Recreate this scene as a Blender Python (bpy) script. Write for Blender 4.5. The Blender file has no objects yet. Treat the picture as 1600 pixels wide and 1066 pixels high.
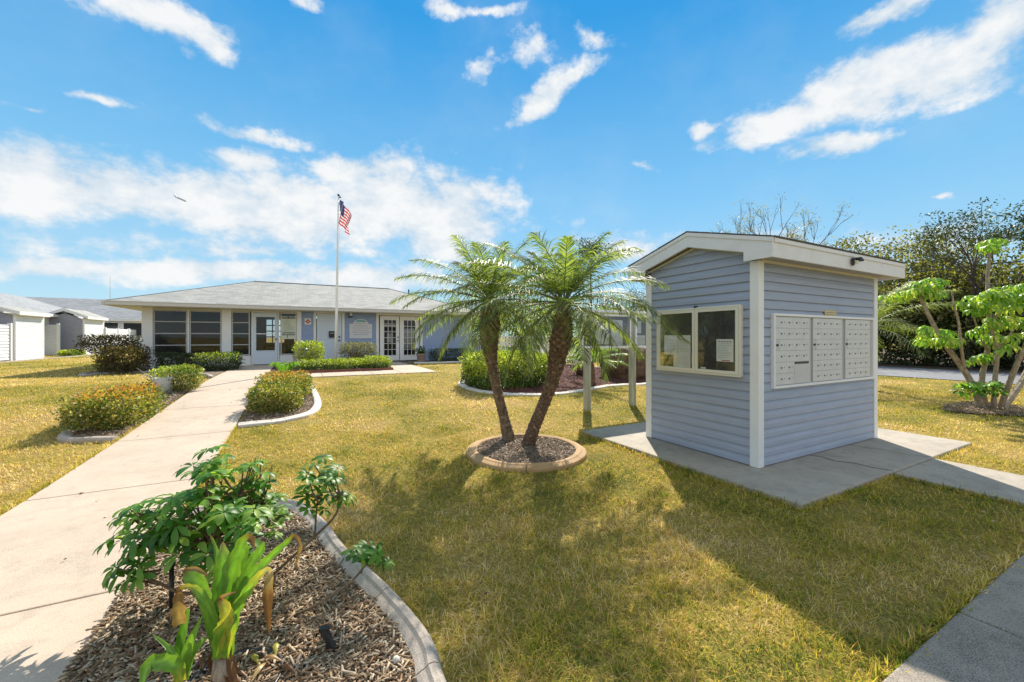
import bpy, math, random
import numpy as np
from math import sin, cos, tan, pi, radians, sqrt, atan2
from mathutils import Vector, Matrix, Quaternion

random.seed(7); RNG = np.random.default_rng(11)
SC = bpy.context.scene
COL = bpy.context.collection
HC = 1.45                      # eye height
CA, SA = cos(radians(28)), sin(radians(28))
FOC = 625.0; HOR = 527.0

def sm(a, b, x):
    t = min(1, max(0, (x-a)/(b-a))); return t*t*(3-2*t)
def gz(x, y):
    return .32*sm(4, 14, y)*(1-sm(9, 16, x))
def gzn(x, y):
    t = np.clip((y-4)/10, 0, 1); s = np.clip((x-9)/7, 0, 1)
    return .32*(t*t*(3-2*t))*(1-s*s*(3-2*s))
def C(px, py, d):              # surveyed point: bearing, height angle and distance -> world
    xc = (px-800)/FOC*d
    return Vector((xc*CA+d*SA, -xc*SA+d*CA, HC-(py-HOR)/FOC*d))
def G(px, py, dz=0.0):         # the same for a point lying on the ground
    d = 1.0
    for k in range(4000):
        p = C(px, py, d)
        if p.z <= gz(p.x, p.y)+dz: break
        d += .01
    return Vector((p.x, p.y, gz(p.x, p.y)))
def WY(px, py, Y):
    t = (px-800)/FOC; d = Y/(CA-SA*t); return (d*(CA*t+SA), HC-(py-HOR)/FOC*d)
def WX(px, py, X):
    t = (px-800)/FOC; d = X/(CA*t+SA); return (d*(CA-SA*t), HC-(py-HOR)/FOC*d)

# ---------------------------------------------------------------- materials
def nm(name):
    m = bpy.data.materials.new(name); m.use_nodes = True
    nt = m.node_tree; b = nt.nodes['Principled BSDF']; return m, nt, b
def N(nt, typ, **kw):
    n = nt.nodes.new(typ)
    for k, v in kw.items():
        if k in n.inputs.keys() if isinstance(k, str) else False: n.inputs[k].default_value = v
        else: setattr(n, k, v)
    return n
def ramp(nt, fac, stops):
    r = nt.nodes.new('ShaderNodeValToRGB'); nt.links.new(fac, r.inputs[0])
    e = r.color_ramp.elements
    while len(e) < len(stops): e.new(.5)
    for i, (p, c) in enumerate(stops):
        e[i].position = p; e[i].color = (c[0], c[1], c[2], 1)
    return r.outputs[0]
def noise(nt, co, scale, detail=3, rough=.6, w=None, dist=0):
    n = nt.nodes.new('ShaderNodeTexNoise'); n.inputs['Scale'].default_value = scale
    n.inputs['Detail'].default_value = detail; n.inputs['Roughness'].default_value = rough
    n.inputs['Distortion'].default_value = dist
    if co is not None: nt.links.new(co, n.inputs['Vector'])
    return n.outputs[0]
def mixc(nt, fac, a, b, mode='MIX'):
    n = nt.nodes.new('ShaderNodeMix'); n.data_type = 'RGBA'; n.blend_type = mode
    for s, v in ((0, fac), (6, a), (7, b)):
        if isinstance(v, (int, float)): n.inputs[s].default_value = v
        elif isinstance(v, tuple): n.inputs[s].default_value = (v[0], v[1], v[2], 1)
        else: nt.links.new(v, n.inputs[s])
    return n.outputs[2]
def objco(nt):
    return nt.nodes.new('ShaderNodeTexCoord').outputs['Object']
def geopos(nt):
    return nt.nodes.new('ShaderNodeNewGeometry').outputs['Position']
def bump(nt, b, h, strength=.3, dist=.01):
    n = nt.nodes.new('ShaderNodeBump'); n.inputs['Strength'].default_value = strength
    n.inputs['Distance'].default_value = dist
    nt.links.new(h, n.inputs['Height']); nt.links.new(n.outputs[0], b.inputs['Normal'])
def mul(c, k): return tuple(x*k for x in c)

def M_plain(name, c, rough=.5, var=.15, scale=3, metal=0, bmp=0, bscale=60, spec=.5):
    m, nt, b = nm(name); co = geopos(nt)
    n1 = noise(nt, co, scale, 4, .65)
    col = ramp(nt, n1, [(.3, mul(c, 1-var)), (.7, mul(c, 1+var))])
    nt.links.new(col, b.inputs['Base Color'])
    b.inputs['Roughness'].default_value = rough; b.inputs['Metallic'].default_value = metal
    b.inputs['Specular IOR Level'].default_value = spec
    if bmp: bump(nt, b, noise(nt, co, bscale, 3), bmp)
    return m
def M_siding(name, c):
    m, nt, b = nm(name); co = geopos(nt)
    mp = nt.nodes.new('ShaderNodeMapping'); mp.inputs['Scale'].default_value = (1.2, 1.2, 9)
    nt.links.new(co, mp.inputs[0])
    n1 = noise(nt, mp.outputs[0], 2.2, 5, .7); n2 = noise(nt, co, .9, 3)
    col = ramp(nt, n1, [(.3, mul(c, .9)), (.7, mul(c, 1.07))])
    col = mixc(nt, ramp(nt, n2, [(.45, (0, 0, 0)), (.8, (.5, .5, .5))]), col, mul(c, .8))
    nt.links.new(col, b.inputs['Base Color']); b.inputs['Roughness'].default_value = .48
    mp2 = nt.nodes.new('ShaderNodeMapping'); mp2.inputs['Scale'].default_value = (3, 3, 60)
    nt.links.new(co, mp2.inputs[0])
    bump(nt, b, noise(nt, mp2.outputs[0], 4, 2), .12, .004)
    return m
def M_white(name, c=(.80, .80, .79), rough=.45, grime=.12):
    m, nt, b = nm(name); co = geopos(nt)
    n1 = noise(nt, co, 5, 6, .75); n2 = noise(nt, co, 55, 3)
    g = ramp(nt, n1, [(.5, (0, 0, 0)), (.85, (grime*3,)*3)])
    col = mixc(nt, g, c, mul((.62, .60, .54), 1))
    nt.links.new(col, b.inputs['Base Color']); b.inputs['Roughness'].default_value = rough
    bump(nt, b, n2, .06, .003)
    return m
def M_concrete(name, c, dark, spk=.3, scale=1.1, va=.16):
    m, nt, b = nm(name); co = geopos(nt)
    n1 = noise(nt, co, scale, 6, .7); n2 = noise(nt, co, 160, 2, .7); n3 = noise(nt, co, 7, 5, .7)
    col = ramp(nt, n1, [(.3, mul(c, 1-va)), (.52, c), (.75, mul(c, 1+va*.7))])
    col = mixc(nt, ramp(nt, n3, [(.50, (0, 0, 0)), (.68, (.6, .6, .6))]), col, dark)
    col = mixc(nt, spk, col, ramp(nt, n2, [(.35, mul(dark, .7)), (.55, c), (.75, mul(c, 1.35))]))
    nt.links.new(col, b.inputs['Base Color']); b.inputs['Roughness'].default_value = .85
    bump(nt, b, n2, .35, .004)
    return m
def M_leaf(name, cols, trans=.35, rough=.4, patch=1.5, tcol=None):
    """per-leaf variation between colours, plus light passing through the blade"""
    m, nt, b = nm(name)
    g = nt.nodes.new('ShaderNodeNewGeometry')
    n1 = noise(nt, g.outputs['Position'], patch, 2)
    a = nt.nodes.new('ShaderNodeMath'); a.operation = 'MULTIPLY_ADD'
    nt.links.new(g.outputs['Random Per Island'], a.inputs[0]); a.inputs[1].default_value = .75
    s = nt.nodes.new('ShaderNodeMath'); s.operation = 'MULTIPLY_ADD'
    nt.links.new(n1, s.inputs[0]); s.inputs[1].default_value = .9; s.inputs[2].default_value = -.32
    nt.links.new(s.outputs[0], a.inputs[2])
    k = len(cols)
    col = ramp(nt, a.outputs[0], [((i+.5)/k, c) for i, c in enumerate(cols)])
    nt.links.new(col, b.inputs['Base Color']); b.inputs['Roughness'].default_value = rough
    b.inputs['Specular IOR Level'].default_value = .4
    tr = nt.nodes.new('ShaderNodeBsdfTranslucent')
    tc = mixc(nt, 1.0, col, tcol or (2.2, 2.4, .9), 'MULTIPLY')
    nt.links.new(tc, tr.inputs[0])
    mx = nt.nodes.new('ShaderNodeMixShader'); mx.inputs[0].default_value = trans
    nt.links.new(b.outputs[0], mx.inputs[1]); nt.links.new(tr.outputs[0], mx.inputs[2])
    nt.links.new(mx.outputs[0], nt.nodes['Material Output'].inputs[0])
    return m
def M_glass(name, tint=(.75, .8, .8), refl=1.0):
    m, nt, b = nm(name)
    fr = nt.nodes.new('ShaderNodeFresnel'); fr.inputs[0].default_value = 1.5
    mt = nt.nodes.new('ShaderNodeMath'); mt.operation = 'MULTIPLY_ADD'; mt.use_clamp = True
    nt.links.new(fr.outputs[0], mt.inputs[0]); mt.inputs[1].default_value = refl; mt.inputs[2].default_value = .03
    t = nt.nodes.new('ShaderNodeBsdfTransparent'); t.inputs[0].default_value = (*tint, 1)
    gl = nt.nodes.new('ShaderNodeBsdfGlossy'); gl.inputs['Roughness'].default_value = .02
    mx = nt.nodes.new('ShaderNodeMixShader'); nt.links.new(mt.outputs[0], mx.inputs[0])
    nt.links.new(t.outputs[0], mx.inputs[1]); nt.links.new(gl.outputs[0], mx.inputs[2])
    nt.links.new(mx.outputs[0], nt.nodes['Material Output'].inputs[0])
    return m
def M_shingle(name, c):
    m, nt, b = nm(name); co = objco(nt)
    br = nt.nodes.new('ShaderNodeTexBrick')
    uv = nt.nodes.new('ShaderNodeUVMap')
    nt.links.new(uv.outputs[0], br.inputs['Vector'])
    br.inputs['Scale'].default_value = 1; br.inputs['Brick Width'].default_value = .30
    br.inputs['Row Height'].default_value = .14; br.inputs['Mortar Size'].default_value = .006
    br.inputs['Color1'].default_value = (*mul(c, 1.3), 1); br.inputs['Color2'].default_value = (*mul(c, .6), 1)
    br.inputs['Mortar'].default_value = (*mul(c, .35), 1); br.inputs['Bias'].default_value = 0
    n1 = noise(nt, co, .6, 4); n2 = noise(nt, co, 60, 2)
    col = mixc(nt, .35, br.outputs[0], ramp(nt, n1, [(.3, mul(c, .75)), (.7, mul(c, 1.2))]))
    col = mixc(nt, .25, col, ramp(nt, n2, [(.3, mul(c, .4)), (.7, mul(c, 1.6))]))
    nt.links.new(col, b.inputs['Base Color']); b.inputs['Roughness'].default_value = .9
    bump(nt, b, br.outputs['Fac'], -.5, .01)
    return m

GRASS_STOPS = [(.16, (.08, .15, .015)), (.32, (.25, .30, .03)), (.42, (.52, .45, .055)), (.54, (.70, .52, .11)), (.63, (.34, .215, .08)), (.74, (.72, .49, .19)), (.9, (.88, .74, .44))]
def grass_patch(nt, co):
    a = noise(nt, co, .42, 3, .55); b = noise(nt, co, 2.3, 5, .75)
    s = nt.nodes.new('ShaderNodeMath'); s.operation = 'MULTIPLY_ADD'
    nt.links.new(b, s.inputs[0]); s.inputs[1].default_value = .80
    q = nt.nodes.new('ShaderNodeMath'); q.operation = 'MULTIPLY_ADD'
    nt.links.new(a, q.inputs[0]); q.inputs[1].default_value = 1.35; q.inputs[2].default_value = -.58
    nt.links.new(q.outputs[0], s.inputs[2]); return s.outputs[0]
def M_lawn():
    m, nt, b = nm('lawn_soil_and_thatch'); co = geopos(nt)
    p = grass_patch(nt, co)
    col = ramp(nt, p, [(.27, (.10, .14, .02)), (.4, (.27, .26, .035)), (.55, (.42, .34, .075)), (.7, (.50, .35, .13))])
    f = noise(nt, co, 38, 5, .75)
    col = mixc(nt, .6, col, ramp(nt, f, [(.36, (.045, .032, .014)), (.5, (.24, .16, .055)), (.66, (.50, .36, .13))]))
    nt.links.new(col, b.inputs['Base Color']); b.inputs['Roughness'].default_value = 1
    b.inputs['Specular IOR Level'].default_value = .1
    bump(nt, b, f, .8, .03)
    return m
def M_blade():
    m, nt, b = nm('grass_blade'); g = nt.nodes.new('ShaderNodeNewGeometry')
    p = grass_patch(nt, g.outputs['Position'])
    s = nt.nodes.new('ShaderNodeMath'); s.operation = 'MULTIPLY_ADD'
    nt.links.new(g.outputs['Random Per Island'], s.inputs[0]); s.inputs[1].default_value = .62
    q = nt.nodes.new('ShaderNodeMath'); q.operation = 'SUBTRACT'; nt.links.new(p, q.inputs[0]); q.inputs[1].default_value = .268
    nt.links.new(q.outputs[0], s.inputs[2])
    col = ramp(nt, s.outputs[0], GRASS_STOPS)
    nt.links.new(col, b.inputs['Base Color']); b.inputs['Roughness'].default_value = .7
    b.inputs['Specular IOR Level'].default_value = .12
    tr = nt.nodes.new('ShaderNodeBsdfTranslucent'); tc = mixc(nt, 1., col, (1.5, 1.5, .9), 'MULTIPLY'); nt.links.new(tc, tr.inputs[0])
    mx = nt.nodes.new('ShaderNodeMixShader'); mx.inputs[0].default_value = .38
    nt.links.new(b.outputs[0], mx.inputs[1]); nt.links.new(tr.outputs[0], mx.inputs[2])
    nt.links.new(mx.outputs[0], nt.nodes['Material Output'].inputs[0])
    return m
def M_mulch(name, cols, scale=55):
    m, nt, b = nm(name); co = geopos(nt)
    mp = nt.nodes.new('ShaderNodeMapping'); mp.inputs['Scale'].default_value = (1, 2.4, 1); mp.inputs['Rotation'].default_value = (0, 0, .7)
    nt.links.new(co, mp.inputs[0])
    f = noise(nt, mp.outputs[0], scale, 4, .7, dist=.6)
    col = ramp(nt, f, [(.32, cols[0]), (.48, cols[1]), (.66, cols[2])])
    nt.links.new(col, b.inputs['Base Color']); b.inputs['Roughness'].default_value = .95
    bump(nt, b, f, 1, .03); return m
def M_chip(name, cols):
    m, nt, b = nm(name); g = nt.nodes.new('ShaderNodeNewGeometry')
    k = len(cols)
    col = ramp(nt, g.outputs['Random Per Island'], [((i+.5)/k, c) for i, c in enumerate(cols)])
    f = noise(nt, g.outputs['Position'], 120, 2)
    col = mixc(nt, .35, col, ramp(nt, f, [(.3, mul(cols[0], .5)), (.7, mul(cols[-1], 1.1))]))
    nt.links.new(col, b.inputs['Base Color']); b.inputs['Roughness'].default_value = .85; return m
def M_bark(name, a, c, scale=14, stretch=.35):
    m, nt, b = nm(name); co = geopos(nt)
    mp = nt.nodes.new('ShaderNodeMapping'); mp.inputs['Scale'].default_value = (1, 1, stretch); nt.links.new(co, mp.inputs[0])
    f = noise(nt, mp.outputs[0], scale, 5, .7); col = ramp(nt, f, [(.35, a), (.65, c)])
    nt.links.new(col, b.inputs['Base Color']); b.inputs['Roughness'].default_value = .9
    bump(nt, b, f, .7, .02); return m
def M_attr(name, rough=.4, trans=.33, tm=(1.35, 1.5, .7)):
    m, nt, b = nm(name); at = nt.nodes.new('ShaderNodeAttribute'); at.attribute_name = 'tone'
    co = geopos(nt); mp = nt.nodes.new('ShaderNodeMapping'); nt.links.new(co, mp.inputs[0])
    f = noise(nt, co, 25, 3); col = mixc(nt, .35, at.outputs['Color'], ramp(nt, f, [(.3, (.1, .1, .02)), (.7, (.8, .75, .3))]), 'OVERLAY')
    nt.links.new(col, b.inputs['Base Color']); b.inputs['Roughness'].default_value = rough
    tr = nt.nodes.new('ShaderNodeBsdfTranslucent'); tc = mixc(nt, 1., col, tm, 'MULTIPLY'); nt.links.new(tc, tr.inputs[0])
    mx = nt.nodes.new('ShaderNodeMixShader'); mx.inputs[0].default_value = trans
    nt.links.new(b.outputs[0], mx.inputs[1]); nt.links.new(tr.outputs[0], mx.inputs[2])
    nt.links.new(mx.outputs[0], nt.nodes['Material Output'].inputs[0]); return m

BLUE = (.355, .395, .495)
m_siding = M_siding('blue_grey_vinyl_siding', BLUE)
m_siding2 = M_siding('pale_blue_grey_siding', (.30, .39, .60))
m_wsiding = M_siding('white_vinyl_siding', (.74, .75, .76))
m_shsiding = M_siding('shaded_white_siding', (.36, .36, .42))  # siding darkened to grey: the shed gables' shade put into the colour
m_white = M_white('white_painted_trim')
m_fascia = M_white('weathered_white_fascia', (.74, .73, .73), .5, .3)
m_gutter = M_white('grey_white_gutter', (.60, .58, .55), .5, .15)
m_cream = M_white('cream_aluminium', (.72, .69, .59), .4, .1)
m_door = M_white('pale_door_paint', (.62, .70, .78), .45, .06)
m_alum = M_plain('grey_aluminium', (.42, .42, .41), .45, .05, 3, 0)
m_mail = M_plain('brushed_mailbox_aluminium', (.62, .62, .61), .45, .06, 8, .1)
m_mail2 = M_plain('darker_mailbox_aluminium', (.56, .56, .55), .45, .06, 8, .1)
m_dark = M_plain('dark_seam', (.05, .05, .05), .7)
m_black = M_plain('black_plastic', (.02, .02, .022), .35, .2, 9)
m_lock = M_plain('steel_lock', (.12, .12, .13), .3, .1, 9, .8)
m_soffit = M_plain('soffit_panel', (.40, .38, .36), .7, .06)
m_backing = M_plain('dark_felt_backing', (.045, .045, .048), .9, .15, 12)
m_paper = M_plain('paper', (.72, .73, .70), .8, .04, 9)
m_ink = M_plain('grey_ink', (.25, .25, .26), .8)
m_red = M_plain('red_paint', (.5, .05, .05), .5)
m_teal = M_plain('teal_paint', (.12, .42, .48), .5)
m_yellow = M_plain('faded_yellow_paint', (.62, .50, .22), .6, .2, 20)
m_post = M_bark('weathered_green_white_post', (.26, .27, .18), (.50, .48, .38), 9, .12)
m_glass = M_glass('window_glass', (.55, .57, .56), .45)
m_glass2 = M_glass('display_case_glass', (.9, .92, .92), .8)
m_shing = M_shingle('pale_grey_shingles', (.34, .335, .31))
m_shing2 = M_shingle('grey_roof_shingles', (.28, .29, .30))
m_shingd = M_shingle('dark_worn_shingles', (.26, .25, .24))
m_walk = M_concrete('warm_walk_concrete', (.53, .42, .32), (.33, .265, .205), .38, 1.3, .24)
m_pad = M_concrete('grey_pad_concrete', (.42, .37, .30), (.17, .15, .12), .42, 2.0, .28)
m_side = M_concrete('aged_sidewalk_concrete', (.34, .29, .23), (.055, .045, .036), .6, 2.6, .55)
m_kerb = M_concrete('grey_edging_concrete', (.44, .375, .31), (.20, .165, .13), .45, 5, .3)
m_kerbw = M_concrete('white_edging_concrete', (.66, .60, .53), (.42, .37, .31), .3, 5)
m_kerbo = M_concrete('ochre_stained_concrete', (.46, .28, .12), (.42, .35, .27), .5, 6, .45)
m_road = M_concrete('road_asphalt', (.20, .205, .22), (.13, .13, .14), .35, .7)
m_lawn = M_lawn(); m_blade = M_blade()
m_mulch = M_mulch('grey_brown_mulch', ((.05, .038, .03), (.19, .14, .10), (.42, .33, .25)))
m_mulchr = M_mulch('red_mulch', ((.035, .01, .008), (.10, .03, .022), (.20, .075, .05)), 40)
m_chip = M_chip('wood_chip', [(.07, .048, .03), (.17, .115, .07), (.33, .235, .14), (.50, .385, .24), (.70, .61, .46), (.26, .14, .06)])
m_chipp = M_chip('pale_wood_chip', [(.10, .07, .05), (.26, .19, .13), (.44, .34, .25), (.64, .55, .44), (.20, .12, .07)])
m_chipr = M_chip('red_wood_chip', [(.05, .014, .01), (.11, .03, .02), (.18, .06, .04), (.26, .12, .09)])
m_palmtrunk = M_bark('palm_trunk_fibre', (.05, .03, .02), (.24, .15, .10), 30, 1)
m_palmtrunk2 = M_bark('grey_palm_trunk', (.08, .055, .035), (.30, .22, .14), 26, 1)
m_boot = M_chip('palm_leaf_scar', [(.07, .04, .026), (.15, .09, .058), (.24, .16, .10), (.36, .27, .18)])
m_bark = M_bark('tan_limb_bark', (.20, .145, .095), (.46, .37, .27), 22, .5)
m_barkd = M_bark('dark_tree_bark', (.05, .042, .033), (.15, .125, .10), 9)
m_twig = M_bark('shrub_twig', (.09, .06, .035), (.26, .18, .11), 30)
m_frond = M_leaf('pygmy_palm_leaflet', [(.055, .08, .035), (.095, .125, .05), (.15, .19, .065), (.27, .30, .10)], .42, .52, 1.5)
m_stalk = M_plain('frond_stalk', (.22, .26, .09), .4, .2, 9)
m_sch = M_leaf('glossy_umbrella_leaf', [(.03, .10, .012), (.06, .17, .02), (.11, .24, .03), (.26, .37, .06)], .38, .45, 3)
m_schy = M_leaf('bright_umbrella_leaf', [(.09, .19, .025), (.15, .28, .04), (.23, .34, .06), (.40, .42, .10)], .36, .4, 2)
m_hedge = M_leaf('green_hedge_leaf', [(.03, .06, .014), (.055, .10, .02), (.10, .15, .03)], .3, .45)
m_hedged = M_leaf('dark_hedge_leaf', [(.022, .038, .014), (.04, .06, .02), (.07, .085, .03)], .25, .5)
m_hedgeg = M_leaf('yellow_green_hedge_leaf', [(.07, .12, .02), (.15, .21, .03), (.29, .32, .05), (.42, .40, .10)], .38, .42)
m_rusty = M_leaf('rust_tipped_leaf', [(.04, .08, .018), (.09, .13, .028), (.17, .20, .045), (.32, .22, .05), (.40, .36, .17)], .3, .45, 2.2)
m_redleaf = M_leaf('reddish_brown_leaf', [(.035, .04, .015), (.08, .065, .028), (.15, .085, .04), (.07, .09, .03)], .3, .5, 2)
m_olive = M_leaf('olive_tree_leaf', [(.045, .048, .018), (.095, .095, .032), (.17, .155, .055), (.27, .235, .10)], .4, .5, .5)
m_treed = M_leaf('dark_tree_leaf', [(.014, .024, .008), (.03, .045, .014), (.055, .075, .02), (.10, .115, .04)], .25, .5, .5)
m_treey = M_leaf('sunlit_yellow_green_leaf', [(.08, .14, .02), (.14, .20, .03), (.24, .29, .05)], .42, .45, .8)
m_thin = M_leaf('sparse_grey_green_leaf', [(.12, .12, .06), (.20, .19, .10), (.30, .26, .15)], .3, .5, 2)
m_strap = M_attr('lily_leaf')
m_rock = M_bark('brown_boulder', (.05, .028, .017), (.21, .125, .075), 7, 1)
m_terra = M_plain('blush_terracotta', (.42, .30, .25), .75, .12, 12, 0, .2)

# ---------------------------------------------------------------- mesh helpers
class MB:
    def __init__(s): s.v = []; s.f = []; s.m = []
    def add(s, vs, fs, mi=0):
        o = len(s.v); s.v += [tuple(v) for v in vs]
        for f in fs: s.f.append(tuple(i+o for i in f)); s.m.append(mi)
        return s
    def box(s, x0, x1, y0, y1, z0, z1, mi=0):
        v = [(x, y, z) for z in (z0, z1) for (x, y) in ((x0, y0), (x1, y0), (x1, y1), (x0, y1))]
        return s.add(v, [(3, 2, 1, 0), (4, 5, 6, 7), (0, 1, 5, 4), (1, 2, 6, 5), (2, 3, 7, 6), (3, 0, 4, 7)], mi)
    def obox(s, c, ax, ay, az, mi=0):
        c = Vector(c); v = []
        for k in (-1, 1):
            for (i, j) in ((-1, -1), (1, -1), (1, 1), (-1, 1)): v.append(c+ax*i+ay*j+az*k)
        return s.add(v, [(3, 2, 1, 0), (4, 5, 6, 7), (0, 1, 5, 4), (1, 2, 6, 5), (2, 3, 7, 6), (3, 0, 4, 7)], mi)
    def prism(s, poly, off, mi=0):
        n = len(poly); off = Vector(off); a = [Vector(p) for p in poly]; b = [p+off for p in a]
        fs = [tuple(range(n-1, -1, -1)), tuple(range(n, 2*n))]+[(i, (i+1) % n, n+(i+1) % n, n+i) for i in range(n)]
        return s.add(a+b, fs, mi)
    def tube(s, pts, rs, n=8, mi=0, cap=True, wob=0):
        pts = [Vector(p) for p in pts]; rings = []; up = Vector((0, 0, 1))
        for i, p in enumerate(pts):
            t = (pts[min(i+1, len(pts)-1)]-pts[max(i-1, 0)]).normalized()
            if i == 0:
                a = t.cross(up if abs(t.z) < .9 else Vector((1, 0, 0))).normalized()
            else:
                a = (a-t*a.dot(t)).normalized()
            b = t.cross(a)
            r = rs[i] if hasattr(rs, '__len__') else rs
            rings.append([p+(a*cos(2*pi*k/n)+b*sin(2*pi*k/n))*r*(1+random.uniform(-wob, wob)) for k in range(n)])
        v = [q for r in rings for q in r]; f = []
        for i in range(len(pts)-1):
            for k in range(n):
                f.append((i*n+k, i*n+(k+1) % n, (i+1)*n+(k+1) % n, (i+1)*n+k))
        if cap: f += [tuple(range(n-1, -1, -1)), tuple((len(pts)-1)*n+k for k in range(n))]
        return s.add(v, f, mi)
    def lathe(s, c, prof, n=24, mi=0):
        v = []; f = []
        for (r, z) in prof:
            for k in range(n): v.append((c[0]+r*cos(2*pi*k/n), c[1]+r*sin(2*pi*k/n), c[2]+z))
        for i in range(len(prof)-1):
            for k in range(n): f.append((i*n+k, i*n+(k+1) % n, (i+1)*n+(k+1) % n, (i+1)*n+k))
        return s.add(v, f, mi)
    def build(s, name, mats, parent=None, smooth=False, bevel=0, uv=None, recalc=True):
        me = bpy.data.meshes.new(name)
        off = parent_loc(parent)
        me.from_pydata([(v[0]-off[0], v[1]-off[1], v[2]-off[2]) for v in s.v], [], s.f)
        if not isinstance(mats, (list, tuple)): mats = [mats]
        for m in mats: me.materials.append(m)
        me.polygons.foreach_set('material_index', s.m)
        if recalc:
            import bmesh
            bm = bmesh.new(); bm.from_mesh(me); bmesh.ops.recalc_face_normals(bm, faces=bm.faces); bm.to_mesh(me); bm.free()
        if smooth: me.polygons.foreach_set('use_smooth', [True]*len(me.polygons))
        if uv:
            l = me.uv_layers.new(name='UVMap')
            for lp in me.loops:
                co = me.vertices[lp.vertex_index].co; l.data[lp.index].uv = uv((co[0]+off[0], co[1]+off[1], co[2]+off[2]))
        me.update()
        o = bpy.data.objects.new(name, me); COL.objects.link(o)
        if parent: o.parent = parent
        if bevel:
            b = o.modifiers.new('bevel', 'BEVEL'); b.width = bevel; b.segments = 2; b.limit_method = 'ANGLE'; b.angle_limit = radians(40)
        return o
def parent_loc(p):
    o = Vector((0, 0, 0))
    while p: o += p.location; p = p.parent
    return o
def fast(name, V, F, mats, parent=None, mi=None, smooth=False, tone=None):
    off = parent_loc(parent); V = np.asarray(V, dtype=np.float32)-np.array(off, dtype=np.float32)
    F = np.asarray(F, dtype=np.int32); k = F.shape[1]; n = len(F)
    me = bpy.data.meshes.new(name); me.vertices.add(len(V)); me.vertices.foreach_set('co', V.ravel())
    me.loops.add(n*k); me.loops.foreach_set('vertex_index', F.ravel())
    me.polygons.add(n); me.polygons.foreach_set('loop_start', np.arange(0, n*k, k, dtype=np.int32))
    if not isinstance(mats, (list, tuple)): mats = [mats]
    for m in mats: me.materials.append(m)
    if mi is not None: me.polygons.foreach_set('material_index', np.asarray(mi, dtype=np.int32))
    if smooth: me.polygons.foreach_set('use_smooth', np.ones(n, dtype=bool))
    me.update(calc_edges=True)
    if tone is not None:
        a = me.color_attributes.new('tone', 'FLOAT_COLOR', 'POINT'); a.data.foreach_set('color', np.asarray(tone, dtype=np.float32).ravel())
    o = bpy.data.objects.new(name, me); COL.objects.link(o)
    if parent: o.parent = parent
    return o
def T(name, label, cat, loc=(0, 0, 0), group=None):
    o = bpy.data.objects.new(name, None); COL.objects.link(o); o.location = loc; o.empty_display_size = .2
    return tag(o, label, cat, group)
def tag(o, label=None, cat=None, group=None, kind=None):
    if label: o['label'] = label
    if cat: o['category'] = cat
    if group: o['group'] = group
    if kind: o['kind'] = kind
    return o
def struct(o): o['kind'] = 'structure'; return o
def copy_tree(o, parent=None):
    c = o.copy(); COL.objects.link(c); c.parent = parent
    for ch in [x for x in bpy.data.objects if x.parent == o]: copy_tree(ch, c)
    return c

def rhomb(P, D, S, L, W, fold=.0, nrm=None):
    """leaves: base P, direction D (unit), side S (unit), length L, width W -> 4-vert faces"""
    L = np.asarray(L).reshape(-1, 1); W = np.asarray(W).reshape(-1, 1)
    n = len(P); a = P; b = P+D*L*.45+S*W*.5; c = P+D*L; d = P+D*L*.45-S*W*.5
    V = np.stack([a, b, c, d], 1).reshape(-1, 3); F = np.arange(4*n).reshape(n, 4)
    return V, F
def randdirs(n, zb=0.0):
    d = RNG.normal(size=(n, 3)); d[:, 2] += zb; return d/np.linalg.norm(d, axis=1, keepdims=True)
def sides(D):
    r = RNG.normal(size=D.shape); s = np.cross(D, r); return s/np.linalg.norm(s, axis=1, keepdims=True)
def lump(d, seed, amp=.12, f=3):
    r = np.random.default_rng(seed); o = np.zeros(len(d))
    for k in range(6):
        w = r.normal(size=3)*f*(1+.3*k); o += np.sin(d@w+r.uniform(0, 6))/(1+.3*k)
    return 1+amp*o/2

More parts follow.
